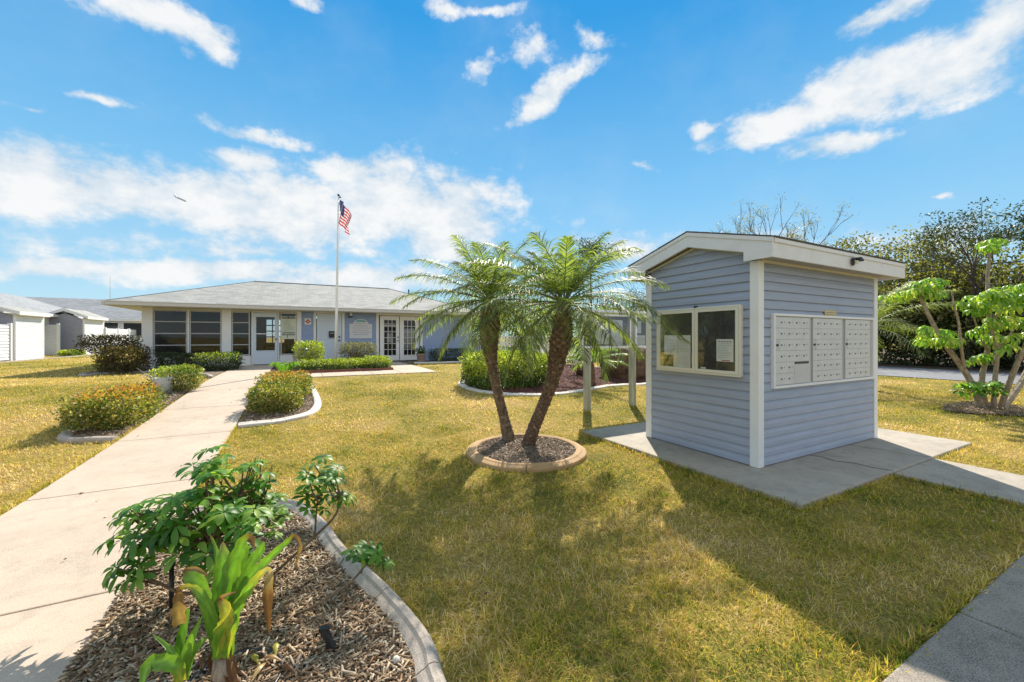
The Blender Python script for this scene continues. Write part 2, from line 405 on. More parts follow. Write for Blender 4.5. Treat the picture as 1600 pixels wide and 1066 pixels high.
def shrub(name, label, cat, c, size, mats, n=3500, leaf=.05, box=.5, group=None, seed=1, mix=None, stems=True, fill=.35, twigs=0, amp=.12, under=.0):
    """clipped or loose bush: size = (sx, sy, sz) full, c = ground point; box 1 = boxy, 0 = round"""
    root = T(name, label, cat, c, group); c = Vector(c)
    hx, hy, hz = size[0]/2, size[1]/2, size[2]/2
    def pts(n, u0):
        d = randdirs(n)
        p = 2+box*6; q = (np.abs(d)**p).sum(1)**(-1/p)
        r = q*lump(d*1.5, seed, amp, 3.2+max(size))*(u0+(1-u0)*RNG.random(n)**.5)
        P = d*r[:, None]*np.array([hx, hy, hz]); P[:, 2] += hz
        return P, d
    P, d = pts(n, fill)
    P[:, 2] = np.maximum(P[:, 2]*(1-under)+under*size[2], .01)
    D = d*.8+RNG.normal(size=d.shape)*.6; D[:, 2] += .25; D /= np.linalg.norm(D, axis=1, keepdims=True)
    V, F = rhomb(P+np.array(c), D, sides(D), leaf*RNG.uniform(.6, 1.3, n), leaf*.66*RNG.uniform(.7, 1.25, n))
    mats = mats if isinstance(mats, list) else [mats]
    mi = None
    if len(mats) > 1:
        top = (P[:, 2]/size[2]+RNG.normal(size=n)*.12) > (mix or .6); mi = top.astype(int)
    fast('foliage', V, F, mats, root, mi)
    if stems:
        b = MB()
        for k in range(14+twigs):
            a = random.uniform(0, 6.28); rr = random.uniform(0, .35)
            p0 = c+Vector((hx*rr*cos(a), hy*rr*sin(a), -.02))
            e = c+Vector((hx*.85*cos(a)*random.random(), hy*.85*sin(a)*random.random(), size[2]*random.uniform(.6, .93)))
            if box > .6: e = c+Vector((hx*random.uniform(-.85, .85), hy*random.uniform(-.8, .8), size[2]*random.uniform(.55, .9))); p0 = Vector((e.x*.85+c.x*.15, e.y*.85+c.y*.15, c.z-.02))
            m_ = p0.lerp(e, .5)+Vector((random.uniform(-.05, .05), random.uniform(-.05, .05), 0))
            b.tube([p0, m_, e], [.012, .008, .003], 5)
        b.build('stems', m_twig, root, smooth=True)
    return root

def tree(name, label, c, h, crown, mat, trunk_h, r0=.18, clumps=60, per=110, leaf=.16, group=None, low=.25, spread=.42, bark=None, seed=0, limbs=16):
    root = T(name, label, 'tree', c, group); c = Vector(c); rs = np.random.default_rng(seed)
    cx, cy, cz = crown
    cc = np.array([c.x, c.y, c.z+h-cz])
    d = rs.normal(size=(clumps, 3)); d /= np.linalg.norm(d, axis=1, keepdims=True)
    d[:, 2] = np.where(d[:, 2] < -low*2, -d[:, 2]*.5, d[:, 2])
    cen = cc+d*np.array([cx, cy, cz])*(.35+.65*rs.random((clumps, 1))**.6)*lump(d, seed, .2, 2)[:, None]
    sig = spread*(.6+.8*rs.random(clumps)); k = np.repeat(np.arange(clumps), per)
    P = cen[k]+rs.normal(size=(len(k), 3))*sig[k][:, None]*np.array([1, 1, .6])
    P[:, 2] = np.maximum(P[:, 2], c.z+.05)
    D = randdirs(len(P), -.1)
    V, F = rhomb(P, D, sides(D), leaf*rs.uniform(.6, 1.3, len(P)), leaf*.5*rs.uniform(.7, 1.2, len(P)))
    fast('crown', V, F, mat, root)
    b = MB(); top = c+Vector((rs.normal()*.2, rs.normal()*.2, trunk_h))
    b.tube([c-Vector((0, 0, .1)), c.lerp(top, .5)+Vector((.06, -.05, 0)), top], [r0*1.15, r0*.9, r0*.7], 9, wob=.08)
    for i in range(min(limbs, clumps)):
        e = Vector(cen[i]); m_ = top.lerp(e, .5)+Vector((rs.normal()*.15, rs.normal()*.15, .15))
        b.tube([top-Vector((0, 0, .15)), m_, e], [r0*.45, r0*.25, r0*.07], 6)
    b.build('trunk', bark or m_barkd, root, smooth=True)
    return root

def siding(mb, axis, pos, out, u0, u1, z0, z1, course=.1, roofz=None, mi=0, lip=.019):
    """axis 'x': wall lies along X at Y=pos; axis 'y': along Y at X=pos; out = outward sign; roofz(u)->(ua,ub) span at height z"""
    z = z0
    while z < z1-1e-4:
        zt = min(z+course, z1); fr = (zt-z)/course
        a0, a1 = (u0, u1) if not roofz else roofz(z, u0, u1)
        b0, b1 = (u0, u1) if not roofz else roofz(zt, u0, u1)
        if a1-a0 < .02: break
        def pt(u, w, zz): return (u, pos+out*w, zz) if axis == 'x' else (pos+out*w, u, zz)
        L2 = lip; mid = z+(zt-z)*.45
        m0, m1 = a0+(b0-a0)*.45, a1+(b1-a1)*.45
        mb.add([pt(a0, 0, z), pt(a1, 0, z), pt(a1, L2, z+.001), pt(a0, L2, z+.001), pt(m1, L2*.92, mid), pt(m0, L2*.92, mid), pt(b1, 0, zt), pt(b0, 0, zt)],
               [(0, 1, 2, 3), (3, 2, 4, 5), (5, 4, 6, 7)], mi)
        z = zt
    return mb
def ring_frame(mb, axis, pos, out, u0, u1, z0, z1, w, d, mi=0, inset=0):
    """rectangular frame w wide, d deep standing out of the wall plane"""
    def bx(a0, a1, c0, c1):
        lo, hi = sorted((pos+out*inset, pos+out*(inset+d)))
        if axis == 'x': mb.box(a0, a1, lo, hi, c0, c1, mi)
        else: mb.box(lo, hi, a0, a1, c0, c1, mi)
    bx(u0, u0+w, z0, z1); bx(u1-w, u1, z0, z1); bx(u0+w, u1-w, z1-w, z1); bx(u0+w, u1-w, z0, z0+w)
    return mb
def slab_wall(mb, axis, pos, out, t0, t1, u0, u1, z0, z1, mi=0):
    lo, hi = sorted((pos+out*t0, pos+out*t1))
    if axis == 'x': mb.box(u0, u1, lo, hi, z0, z1, mi)
    else: mb.box(lo, hi, u0, u1, z0, z1, mi)
    return mb
def text_mesh(txt, size, loc, rot, mat, parent, name='lettering', align='CENTER', ext=.001, sx=1):
    cu = bpy.data.curves.new(name, 'FONT'); cu.body = txt; cu.size = size; cu.align_x = align; cu.align_y = 'CENTER'; cu.extrude = ext
    o = bpy.data.objects.new(name, cu); COL.objects.link(o)
    dg = bpy.context.evaluated_depsgraph_get(); me = bpy.data.meshes.new_from_object(o.evaluated_get(dg))
    bpy.data.objects.remove(o)
    Mx = Matrix.Translation(loc) @ rot.to_matrix().to_4x4() @ Matrix.Diagonal((sx, 1, 1, 1))
    me.transform(Matrix.Translation(-parent_loc(parent)) @ Mx); me.materials.append(mat)
    q = bpy.data.objects.new(name, me); COL.objects.link(q); q.parent = parent; return q
from mathutils import Euler
ROT_FRONT = Euler((pi/2, 0, 0))            # text facing -Y
ROT_LEFT = Euler((pi/2, 0, -pi/2))         # text facing -X

EXPO=1.0; SKYSAT=1.2; CLOUDS=.50
# ---------------------------------------------------------------- ground
def catmull(pts, k=8, closed=False):
    pts = [Vector(p) for p in pts]; n = len(pts); out = []
    rng = range(n) if closed else range(n-1)
    for i in rng:
        g = lambda j: pts[j % n] if closed else pts[max(0, min(n-1, j))]
        a, b, c, d = g(i-1), g(i), g(i+1), g(i+2)
        for q in range(k):
            t = q/k
            out.append(.5*((2*b)+(c-a)*t+(2*a-5*b+4*c-d)*t*t+(3*b-a-3*c+d)*t**3))
    if not closed: out.append(pts[-1])
    return out
def axis_vals(lo, hi, fine0, fine1, step, big):
    v = []; x = fine0
    while x <= fine1+1e-6: v.append(x); x += step
    s = step; y = fine0
    while y > lo: s *= big; y -= s; v.insert(0, max(y, lo))
    s = step; y = v[-1]
    while y < hi: s *= big; y += s; v.append(min(y, hi))
    return np.array(v)
gx = axis_vals(-1500, 1500, -12, 20, .5, 1.35); gy = axis_vals(-1500, 1500, -4, 20, .5, 1.35)
GX, GY = np.meshgrid(gx, gy); GZ = gzn(GX, GY)
V = np.stack([GX, GY, GZ], -1).reshape(-1, 3); nx, ny = len(gx), len(gy)
ii, jj = np.meshgrid(np.arange(nx-1), np.arange(ny-1)); a = (jj*nx+ii).ravel()
ground = fast('ground', V, np.stack([a, a+1, a+nx+1, a+nx], 1), m_lawn, smooth=True); struct(ground)

def slab(mb, x0, x1, y0, y1, h=.025, t=.14, mi=0):
    v = [(x, y, gz(x, y)+h-dz) for dz in (t, 0) for (x, y) in ((x0, y0), (x1, y0), (x1, y1), (x0, y1))]
    mb.add(v, [(3, 2, 1, 0), (4, 5, 6, 7), (0, 1, 5, 4), (1, 2, 6, 5), (2, 3, 7, 6), (3, 0, 4, 7)], mi)
EXR = []      # rectangles without grass
mb = MB(); y = .76; ed = [.76, 1.2, 3.04, 5.03, 7.0, 9.0, 11.0, 12.65, 13.8, 15.4, 17.0, 18.78]
for a, b in zip(ed, ed[1:]): slab(mb, -2.1, -.86, a+.005, b-.005)
struct(mb.build('main_path', m_walk, bevel=.008)); EXR.append((-2.1, -.86, .7, 18.8))
mb = MB(); xs = [-.85, .6, 2.0, 2.85, 3.97]
for a, b in zip(xs, xs[1:]): slab(mb, a+.005, b-.005, 12.65, 13.8)
for a, b in ((13.8, 15.5), (15.5, 17.2), (17.2, 18.78)): slab(mb, 2.85, 3.97, a+.01, b)
struct(mb.build('cross_path', m_walk, bevel=.008)); EXR += [(-.85, 3.97, 12.65, 13.8), (2.85, 3.97, 13.8, 18.8)]
mb = MB(); xs = [-9, -7.2, -5.4, -3.6, -1.9, -.1, 1.6, 3.02, 4.45, 6.1, 7.9, 9.7, 11.5, 13.3, 15.1, 16.9]
for a, b in zip(xs, xs[1:]): slab(mb, a+.006, b-.006, -.55, .745, .03)
struct(mb.build('sidewalk', m_side, bevel=.012)); EXR.append((-9, 17, -.55, .75))
mb = MB(); slab(mb, 5.47, 6.55, .755, 1.815, .035); 
struct(mb.build('link_path', m_pad, bevel=.01)); EXR.append((5.47, 6.55, .7, 1.82))
mb = MB(); mb.box(3.72, 7.9, 1.82, 4.8, -.12, .05)
pad = struct(mb.build('mailbox_pad', m_pad, bevel=.014)); EXR.append((3.72, 7.9, 1.82, 4.8))
# hairline cracks in the pad, real thin grooves of dirt
mb = MB()
def crack(pts, w=.014):
    for p, q in zip(pts, pts[1:]):
        p = Vector((*p, .0525)); q = Vector((*q, .0525)); s = (q-p).normalized().cross(Vector((0, 0, 1)))*w*.5
        mb.add([p-s, q-s, q+s, p+s], [(0, 1, 2, 3)])
crack([(5.35, 2.54), (5.39, 2.4), (5.34, 2.27), (5.45, 2.13), (5.43, 1.99), (5.5, 1.83)])
crack([(6.3, 2.54), (6.33, 2.35), (6.42, 2.2), (6.40, 2.0), (6.5, 1.83)], .009)
struct(mb.build('pad_cracks', m_dark))
# road
mb = MB(); xs = [19.3, 25.1]
for a in range(-40, 120, 4): mb.add([(19.3, a, .02), (25.1, a, .02), (25.1, a+4, .02), (19.3, a+4, .02)], [(0, 1, 2, 3)])
struct(mb.build('road', m_road)); EXR.append((19.3, 25.1, -40, 120))
mb = MB(); mb.add([(25.1, -40, .012), (60, -40, .012), (60, 120, .012), (25.1, 120, .012)], [(0, 1, 2, 3)])
m_litter = M_mulch('leaf_litter', ((.03, .02, .012), (.09, .055, .032), (.17, .10, .055)), 9)
struct(mb.build('roadside_verge', m_litter)); EXR.append((25.1, 60, -40, 120))

# ---------------------------------------------------------------- garden beds with moulded concrete edging
EXP = []      # polygons without grass
def edging(name, label, pts, mat, w=.13, h=.085, seg=.62, closed=False, group=None, prof=None):
    P = catmull(pts, 10, closed); P = [Vector((p.x, p.y, gz(p.x, p.y))) for p in P]
    if closed: P.append(P[0])
    prof = prof or [(-.5, -.05), (-.5, .5), (-.40, .86), (-.2, 1), (.0, .97), (.12, .82), (.3, .72), (.45, .6), (.5, .35), (.5, -.05)]
    L = [0]
    for a, b in zip(P, P[1:]): L.append(L[-1]+(b-a).length)
    n = max(1, round(L[-1]/seg)); mb = MB(); s = L[-1]/n
    def at(l):
        l = min(max(l, 0), L[-1])
        for i in range(len(L)-1):
            if L[i+1] >= l: t = (l-L[i])/max(1e-6, L[i+1]-L[i]); return P[i].lerp(P[i+1], t)
        return P[-1]
    for k in range(n):
        a, b = k*s+.003, (k+1)*s-.003; m_ = 8; rows = []
        for q in range(m_+1):
            l = a+(b-a)*q/m_; p = at(l); t = (at(l+.02)-at(l-.02)).normalized(); nn = Vector((t.y, -t.x, 0))
            rows.append([p+nn*(u*w)+Vector((0, 0, v*h+.004*sin(l*9))) for (u, v) in prof])
        v = [x for r in rows for x in r]; c = len(prof); f = []
        for q in range(m_):
            for j in range(c-1): f.append((q*c+j, q*c+j+1, (q+1)*c+j+1, (q+1)*c+j))
        f += [tuple(range(c)), tuple(m_*c+j for j in range(c-1, -1, -1))]
        mb.add(v, f)
    o = mb.build(name, mat, smooth=False); tag(o, label, 'edging', group); return o, P
def mulch(name, poly, mat, h=.03, label=None):
    import bmesh
    bm = bmesh.new(); vs = [bm.verts.new((p[0], p[1], 0)) for p in poly]; bm.faces.new(vs)
    bmesh.ops.triangulate(bm, faces=bm.faces); 
    for k in range(2): bmesh.ops.subdivide_edges(bm, edges=[e for e in bm.edges if e.calc_length() > .4], cuts=1, use_grid_fill=True)
    for v in bm.verts: v.co.z = gz(v.co.x, v.co.y)+h
    me = bpy.data.meshes.new(name); bm.to_mesh(me); bm.free(); me.materials.append(mat)
    o = bpy.data.objects.new(name, me); COL.objects.link(o); o['kind'] = 'stuff'
    EXP.append(np.array([(p[0], p[1]) for p in poly])); return o
def inpoly(P, x, y):
    ins = np.zeros(len(x), bool); n = len(P); j = n-1
    for i in range(n):
        xi, yi = P[i]; xj, yj = P[j]
        c = ((yi > y) != (yj > y)) & (x < (xj-xi)*(y-yi)/(yj-yi+1e-12)+xi); ins ^= c; j = i
    return ins
def chips(name, poly, n, mats, lmin, lmax, h=.035, label=None):
    P = np.array([(p[0], p[1]) for p in poly]); lo, hi = P.min(0), P.max(0)
    x = RNG.uniform(lo[0], hi[0], n*3); y = RNG.uniform(lo[1], hi[1], n*3); k = inpoly(P, x, y); x = x[k][:n]; y = y[k][:n]; n = len(x)
    L = RNG.uniform(lmin, lmax, n)*RNG.choice([.5, 1, 1, 1.5], n); W = L*RNG.uniform(.12, .4, n); W = np.minimum(W, .009)
    a = RNG.uniform(0, 6.28, n); el = RNG.normal(size=n)*.28
    D = np.stack([np.cos(a)*np.cos(el), np.sin(a)*np.cos(el), np.sin(el)], 1); S = np.cross(D, np.tile([0, 0, 1.], (n, 1)))+RNG.normal(size=(n, 3))*.25
    S /= np.linalg.norm(S, axis=1, keepdims=True); Nn = np.cross(S, D)
    c = np.stack([x, y, gzn(x, y)+h+RNG.uniform(0, .022, n)], 1)
    d, s, t = D*L[:, None]*.5, S*W[:, None]*.5, Nn*(.0015+.001*RNG.random(n))[:, None]
    # tapered wedge-like chips
    V = np.stack([c-d-s*.6-t, c+d-s-t, c+d*.9+s-t, c-d+s*.8-t, c-d-s*.6+t, c+d-s+t, c+d*.9+s+t, c-d+s*.8+t], 1).reshape(-1, 3)
    q = np.array([(4, 5, 6, 7), (0, 1, 5, 4), (1, 2, 6, 5), (2, 3, 7, 6), (3, 0, 4, 7)]); F = (np.arange(n)[:, None, None]*8+q).reshape(-1, 4)
    o = fast(name, V, F, mats); o['kind'] = 'stuff'; return o

# foreground bed
fg = [(-.80, 4.02), (-.35, 3.98), (-.06, 3.80)]+[tuple(G(*p).xy) for p in ((492, 826), (522, 868), (563, 912), (608, 957), (643, 1002), (664, 1042), (671, 1078))]+[(.46, 1.30), (.33, 1.02), (.02, .86), (-.45, .83), (-.80, .82)]
fg3 = [(x, y, 0) for x, y in fg]
o, P = edging('bed_edging', 'grey concrete kerb curving round the mulch bed nearest the camera', fg3, m_kerb, .115, .085)
poly = [(p.x, p.y) for p in P]+[(-.86, .80), (-.86, 4.02)]
mulch('near_mulch_bed', poly, m_mulch, .02); chips('mulch_chips', poly, 42000, m_chip, .015, .06, .03)
# right hand bed of the walk
rb = [G(*p) for p in ((384, 667), (440, 660), (482, 649), (496, 634), (489, 612), (478, 600), (462, 596))]
rb = [Vector((-.82, rb[0].y, 0))]+rb[1:]+[Vector((-.82, rb[-1].y+.25, 0))]
o, P = edging('bed_edging', 'white concrete kerb round the shrub bed right of the main path', rb, m_kerbw, .14, .065)
poly = [(p.x, p.y) for p in P]; mulch('right_mulch_bed', poly, m_mulch, .025); chips('mulch_chips', poly, 3500, m_chip, .03, .07)
# left hand bed of the walk
lb = [G(*p) for p in ((218, 686), (160, 690), (108, 690), (106, 682), (136, 664), (172, 640), (215, 616), (252, 603), (318, 604))]
lb[0] = Vector((-2.14, lb[0].y, 0)); lb[-1] = Vector((-2.14, lb[-1].y, 0))
o, P = edging('bed_edging', 'pale pinkish kerb round the rust shrub bed left of the path', lb, m_kerb, .15, .07)
poly = [(p.x, p.y) for p in P]; mulch('left_mulch_bed', poly, m_mulch, .025); chips('mulch_chips', poly, 3500, m_chip, .03, .07)
# palm ring
pc = Vector((2.52, 4.36, 0)); ring = [pc+Vector((.68*cos(a), .68*sin(a), 0)) for a in [2*pi*k/14 for k in range(14)]]
o, P = edging('round_edging', 'round ochre stained concrete ring planter at the foot of two palms', ring, m_kerbo, .145, .07, .75, True)
# the white unstained back of the ring
poly = [(p.x, p.y) for p in P[:-1]]; mulch('palm_mulch', poly, m_mulch, .03); chips('mulch_chips', poly, 6500, m_chipp, .015, .05, .035)
# island bed with red mulch
ib = [G(*p) for p in ((748, 591), (725, 596), (722, 603), (742, 611), (775, 616), (820, 618.5), (870, 617), (912, 611), (955, 604), (1010, 601))]
last = ib[-1]; ib += [Vector((last.x+2.2, last.y+.2, 0)), Vector((last.x+3, last.y+1.6, 0)), Vector((last.x+1.5, last.y+3.6, 0)), Vector((9.5, 13.6, 0)), Vector((6.6, 12.6, 0))]
o, P = edging('island_edging', 'long oval cream kerb round the red mulch island behind the palms', ib, m_kerbw, .17, .055, .8, True)
poly = [(p.x, p.y) for p in P[:-1]]; mulch('red_mulch', poly, m_mulchr, .03); chips('red_mulch_chips', poly, 9000, m_chipr, .04, .11, .03)
# beds along the clubhouse
def strip_bed(name, x0, x1, y0, y1, mat):
    poly = [(x0, y0), (x1, y0), (x1, y1), (x0, y1)]; mulch(name, poly, mat, .02)
fb = [G(*p) for p in ((366, 590), (320, 587), (262, 583.5), (210, 583), (160, 585.5), (128, 588.5))]; fb[0].x = -2.14; fb.append(fb[-1]+Vector((-.25, .9, 0)))
o, P = edging('bed_edging', 'low grey kerb in front of the clipped hedges under the clubhouse windows', fb, m_kerb, .12, .07)
poly = [(p.x, p.y) for p in P]+[(-6.0, 18.7), (-2.14, 18.7)]; mulch('window_bed_mulch', poly, m_mulch, .02)
strip_bed('door_bed_mulch', -.84, 2.83, 13.83, 18.75, m_mulchr)
fb = [Vector((4.3, 16.9, 0)), Vector((5.4, 16.75, 0)), Vector((6.6, 16.85, 0)), Vector((7.5, 17.2, 0))]
o, P = edging('bed_edging', 'thin pale kerb in front of the dark hedge right of the french doors', fb, m_kerbw, .12, .07)
poly = [(p.x, p.y) for p in P]+[(7.6, 18.7), (4.0, 18.7), (4.0, 17)]; mulch('hedge_bed_mulch', poly, m_mulch, .02)
mb = MB()
for a, b in (((-.8, 13.88), (2.80, 13.88)), ((2.80, 13.88), (2.80, 15.2))):
    a = Vector((*a, gz(*a)+.05)); b = Vector((*b, gz(*b)+.05)); d = (b-a)/2; s = d.normalized().cross(Vector((0, 0, 1)))*.02
    mb.obox((a+b)/2, d, s, Vector((0, 0, .05)))
tag(mb.build('board_edging', M_plain('brick_red_board', (.24, .085, .06), .8, .2, 8), bevel=.004), 'thin brick red edging board beside the low green hedge', 'edging')
bedpatch = [(G(1500, 633).x+.0, G(1500, 633).y)]
tc = G(1548, 641); mp_ = [(tc.x+.95*cos(a)*(1+.2*sin(3*a)), tc.y+.7*sin(a)*(1+.2*cos(2*a))) for a in [2*pi*k/18 for k in range(18)]]
mulch('tree_mulch', mp_, m_mulch, .02); chips('mulch_chips', mp_, 2500, m_chip, .03, .09)

# ---------------------------------------------------------------- lawn blades
def lawn_ok(x, y):
    k = np.ones(len(x), bool)
    for (x0, x1, y0, y1) in EXR: k &= ~((x > x0-.01) & (x < x1+.01) & (y > y0-.01) & (y < y1+.01))
    for P in EXP: k &= ~inpoly(P, x, y)
    k &= ~((x > -4.8) & (x < 7.7) & (y > 18.7)); k &= ~((x-2.52)**2+(y-4.36)**2 < .6)
    return k
def blades(d0, d1, dens, hgt, wid, seg2):
    n = int(dens*(d1*d1-d0*d0)*1.85); d = np.sqrt(RNG.uniform(d0*d0, d1*d1, n)); t = RNG.uniform(-2.05, 1.65, n)
    xc = t*d; x = xc*CA+d*SA; y = -xc*SA+d*CA; k = lawn_ok(x, y)
    clump = .5*np.sin(x*3.1+np.sin(y*2.3)*2)*np.sin(y*3.7+np.sin(x*1.9)*2)+.6*np.sin(x*23+3*np.sin(y*9))*np.sin(y*19+3*np.sin(x*7)); clump = np.clip(clump, -1, 1)
    k &= RNG.random(n) < (.62+.38*clump); x = x[k]; y = y[k]; n = len(x); clump = clump[k]
    a = RNG.uniform(0, 6.28, n); lean = RNG.uniform(.35, 1.5, n)
    H = hgt*RNG.uniform(.5, 1.5, n)*(1+.6*clump); W = wid*RNG.uniform(.6, 1.4, n)
    dx, dy = np.cos(a), np.sin(a); B = np.stack([x, y, gzn(x, y)+.002], 1)
    up = np.stack([dx*np.sin(lean), dy*np.sin(lean), np.cos(lean)], 1); l2 = lean+RNG.uniform(.1, .9, n)
    up2 = np.stack([dx*np.sin(l2), dy*np.sin(l2), np.cos(l2)], 1); b2 = a+RNG.uniform(1.2, 1.9, n)
    S = np.stack([np.cos(b2), np.sin(b2), np.zeros(n)], 1)*W[:, None]*.5
    m_ = B+up*H[:, None]*.55; e = m_+up2*H[:, None]*.5; e[:, 2] = np.maximum(e[:, 2], B[:, 2]+.006)
    V = np.stack([B-S, B+S, m_+S*.8, m_-S*.8, e+S*.12, e-S*.12], 1).reshape(-1, 3)
    F = (np.arange(n)[:, None, None]*6+np.array([(0, 1, 2, 3), (3, 2, 4, 5)])).reshape(-1, 4); return V, F
Vs = []; Fs = []; o = 0
for args in ((.5, 3.2, 11500, .042, .0030, 1), (3.2, 6, 5000, .040, .0045, 1), (6, 11, 1600, .038, .009, 1), (11, 22, 280, .040, .018, 1), (22, 34, 40, .06, .04, 1)):
    V, F = blades(*args); Vs.append(V); Fs.append(F+o); o += len(V)
g = fast('lawn_grass', np.concatenate(Vs), np.concatenate(Fs), m_blade); g['kind'] = 'stuff'
# taller unmown fringe where the grass meets concrete
def fringe(segs, per, h, name):
    B = []
    for (a, b) in segs:
        a = np.array(a); b = np.array(b); L = np.linalg.norm(b-a); n = int(L*per); t = RNG.random((n, 1)); nn = np.array([-(b-a)[1], (b-a)[0]])/L
        B.append(a+(b-a)*t+nn*RNG.normal(size=(n, 1))*.018)
    B = np.concatenate(B); x, y = B[:, 0], B[:, 1]; n = len(x); B = np.stack([x, y, gzn(x, y)], 1)
    D = randdirs(n, 1.1); D[:, 2] = np.abs(D[:, 2]); V, F = rhomb(B, D, sides(D), h*RNG.uniform(.5, 1.4, n), .006)
    q = fast(name, V, F, m_blade); q['kind'] = 'stuff'
fr = [((3.69, 1.79), (5.45, 1.79)), ((3.69, 1.79), (3.69, 4.83)), ((3.69, 4.83), (5, 4.83)), ((6.57, 1.79), (7.93, 1.79)), ((5.44, .77), (5.44, 1.8)), ((1.2, .77), (5.44, .77)), ((6.58, .77), (9, .77)), ((-.84, 4.1), (-.84, 7.2)), ((-2.13, .8), (-2.13, 8))]
fringe(fr, 420, .06, 'edge_grass')
mb_ = None
# fallen leaves and litter on the lawn
n = 260; d = np.sqrt(RNG.uniform(2, 90, n)); t = RNG.uniform(-1.2, 1.25, n); xc = t*d; x = xc*CA+d*SA; y = -xc*SA+d*CA
B = np.stack([x, y, gzn(x, y)+.04], 1); D = randdirs(n); D[:, 2] *= .2
V, F = rhomb(B, D, sides(D), RNG.uniform(.02, .05, n), .018); q = fast('fallen_leaves', V, F, m_chip); q['kind'] = 'stuff'
# ---------------------------------------------------------------- mailbox kiosk
KX0, KX1, KY0, KY1, KZ = 4.34, 7.08, 2.55, 4.07, .052
RX0, RX1, RY0, RY1 = 4.2, 7.36, 2.32, 4.32; RYM = (RY0+RY1)/2; ZE, ZR = 2.46, 2.735
kio = T('mailbox_kiosk', 'small blue-grey sided mailbox hut with shallow gable roof on a concrete pad', 'kiosk', (5.7, 3.3, .05))
ssl = (ZR-ZE)/(RYM-RY0)
def gable(z, u0, u1):
    zc = 2.36
    if z <= zc: return u0, u1
    k = (z-zc)/ssl; return max(u0, KY0+k-.0), min(u1, KY1-k)
mb = MB(); siding(mb, 'y', KX0, -1, KY0+.05, KY1-.05, .06, 2.62, .1, gable)
mb.box(KX0+.002, KX0+.06, KY0+.04, KY1-.04, .055, 2.28); mb.build('side_wall', m_siding, kio)
mb = MB(); siding(mb, 'x', KY0, -1, KX0+.05, KX1-.05, .06, 2.28, .1)
mb.box(KX0+.065, KX1-.03, KY0+.002, KY0+.06, .055, 2.28); mb.build('front_wall', m_siding, kio)
mb = MB(); siding(mb, 'y', KX1, 1, KY0+.05, KY1-.05, .06, 2.62, .1, gable); mb.box(KX1-.06, KX1-.002, KY0+.065, KY1-.04, .055, 2.28)
siding(mb, 'x', KY1, 1, KX0+.05, KX1-.05, .06, 2.28, .1); mb.box(KX0+.065, KX1-.065, KY1-.06, KY1-.002, .055, 2.28); mb.build('rear_wall', m_siding, kio)
for (x, y) in ((KX0, KY0), (KX1, KY0), (KX0, KY1), (KX1, KY1)):
    mb = MB(); sx = -1 if x == KX0 else 1; sy = -1 if y == KY0 else 1
    x0, x1 = sorted((x+sx*.026, x-sx*.072)); y0, y1 = sorted((y+sy*.026, y-sy*.072)); mb.box(x0, x1, y0, y1, .052, 2.27)
    mb.build('corner_post', m_white, kio, bevel=.004)
# roof: deck, shingles, fascia boards, soffits
rf = MB()
for s in (0, 1):
    ya, yb = (RY0, RYM) if s == 0 else (RY1, RYM)
    rf.add([(RX0+.004, ya+(.004 if s == 0 else -.004), ZE+.008), (RX1-.004, ya+(.004 if s == 0 else -.004), ZE+.008), (RX1-.004, yb, ZR+.010), (RX0+.004, yb, ZR+.010),
            (RX0+.004, ya+(.004 if s == 0 else -.004), ZE-.004), (RX1-.004, ya+(.004 if s == 0 else -.004), ZE-.004), (RX1-.004, yb, ZR), (RX0+.004, yb, ZR)],
           [(0, 1, 2, 3), (4, 5, 1, 0), (5, 6, 2, 1), (6, 7, 3, 2), (7, 4, 0, 3)])
roof = rf.build('roof', m_shingd, kio, uv=lambda c: (c[0], c[1]*1.1))
# ragged shingle tabs at the edges
mb = MB()
x = RX0+.006
while x < RX1-.01:
    w = random.uniform(.25, .33); x2 = min(x+w, RX1-.006); dz = random.uniform(0, .006)
    mb.box(x, x2-.004, RY0-.018, RY0+.1, ZE+.0085+dz*.5, ZE+.013+dz*.5); x = x2
for s in (0, 1):
    k = 0
    while k < 1:
        y0 = RY0+k*(RYM-RY0) if s == 0 else RY1-k*(RY1-RYM); k2 = min(1, k+.14); y1 = RY0+k2*(RYM-RY0) if s == 0 else RY1-k2*(RY1-RYM)
        z0 = ZE+k*(ZR-ZE)+.0095; z1 = ZE+k2*(ZR-ZE)+.0095; dx = random.uniform(-.018, -.010)
        mb.add([(RX0-.03-dx, y0, z0), (RX0+.1, y0, z0), (RX0+.1, y1, z1), (RX0-.03-dx, y1, z1), (RX0-.03-dx, y0, z0+.006), (RX0+.1, y0, z0+.006), (RX0+.1, y1, z1+.004), (RX0-.03-dx, y1, z1+.004)],
               [(0, 1, 2, 3), (4, 5, 6, 7), (0, 1, 5, 4), (1, 2, 6, 5), (2, 3, 7, 6), (3, 0, 4, 7)]); k = k2
mb.build('shingle_edge', m_shingd, roof)
FH = .2
mb = MB(); mb.box(RX0+.024, RX1-.024, RY0, RY0+.022, ZE-FH, ZE-.002); mb.box(RX0+.024, RX1-.024, RY0-.012, RY0-.001, ZE-.05, ZE-.01)
mb.build('front_fascia', m_fascia, roof, bevel=.003)
mb = MB(); mb.box(RX0+.024, RX1-.024, RY1-.022, RY1, ZE-FH, ZE-.008); mb.build('rear_fascia', m_fascia, roof)
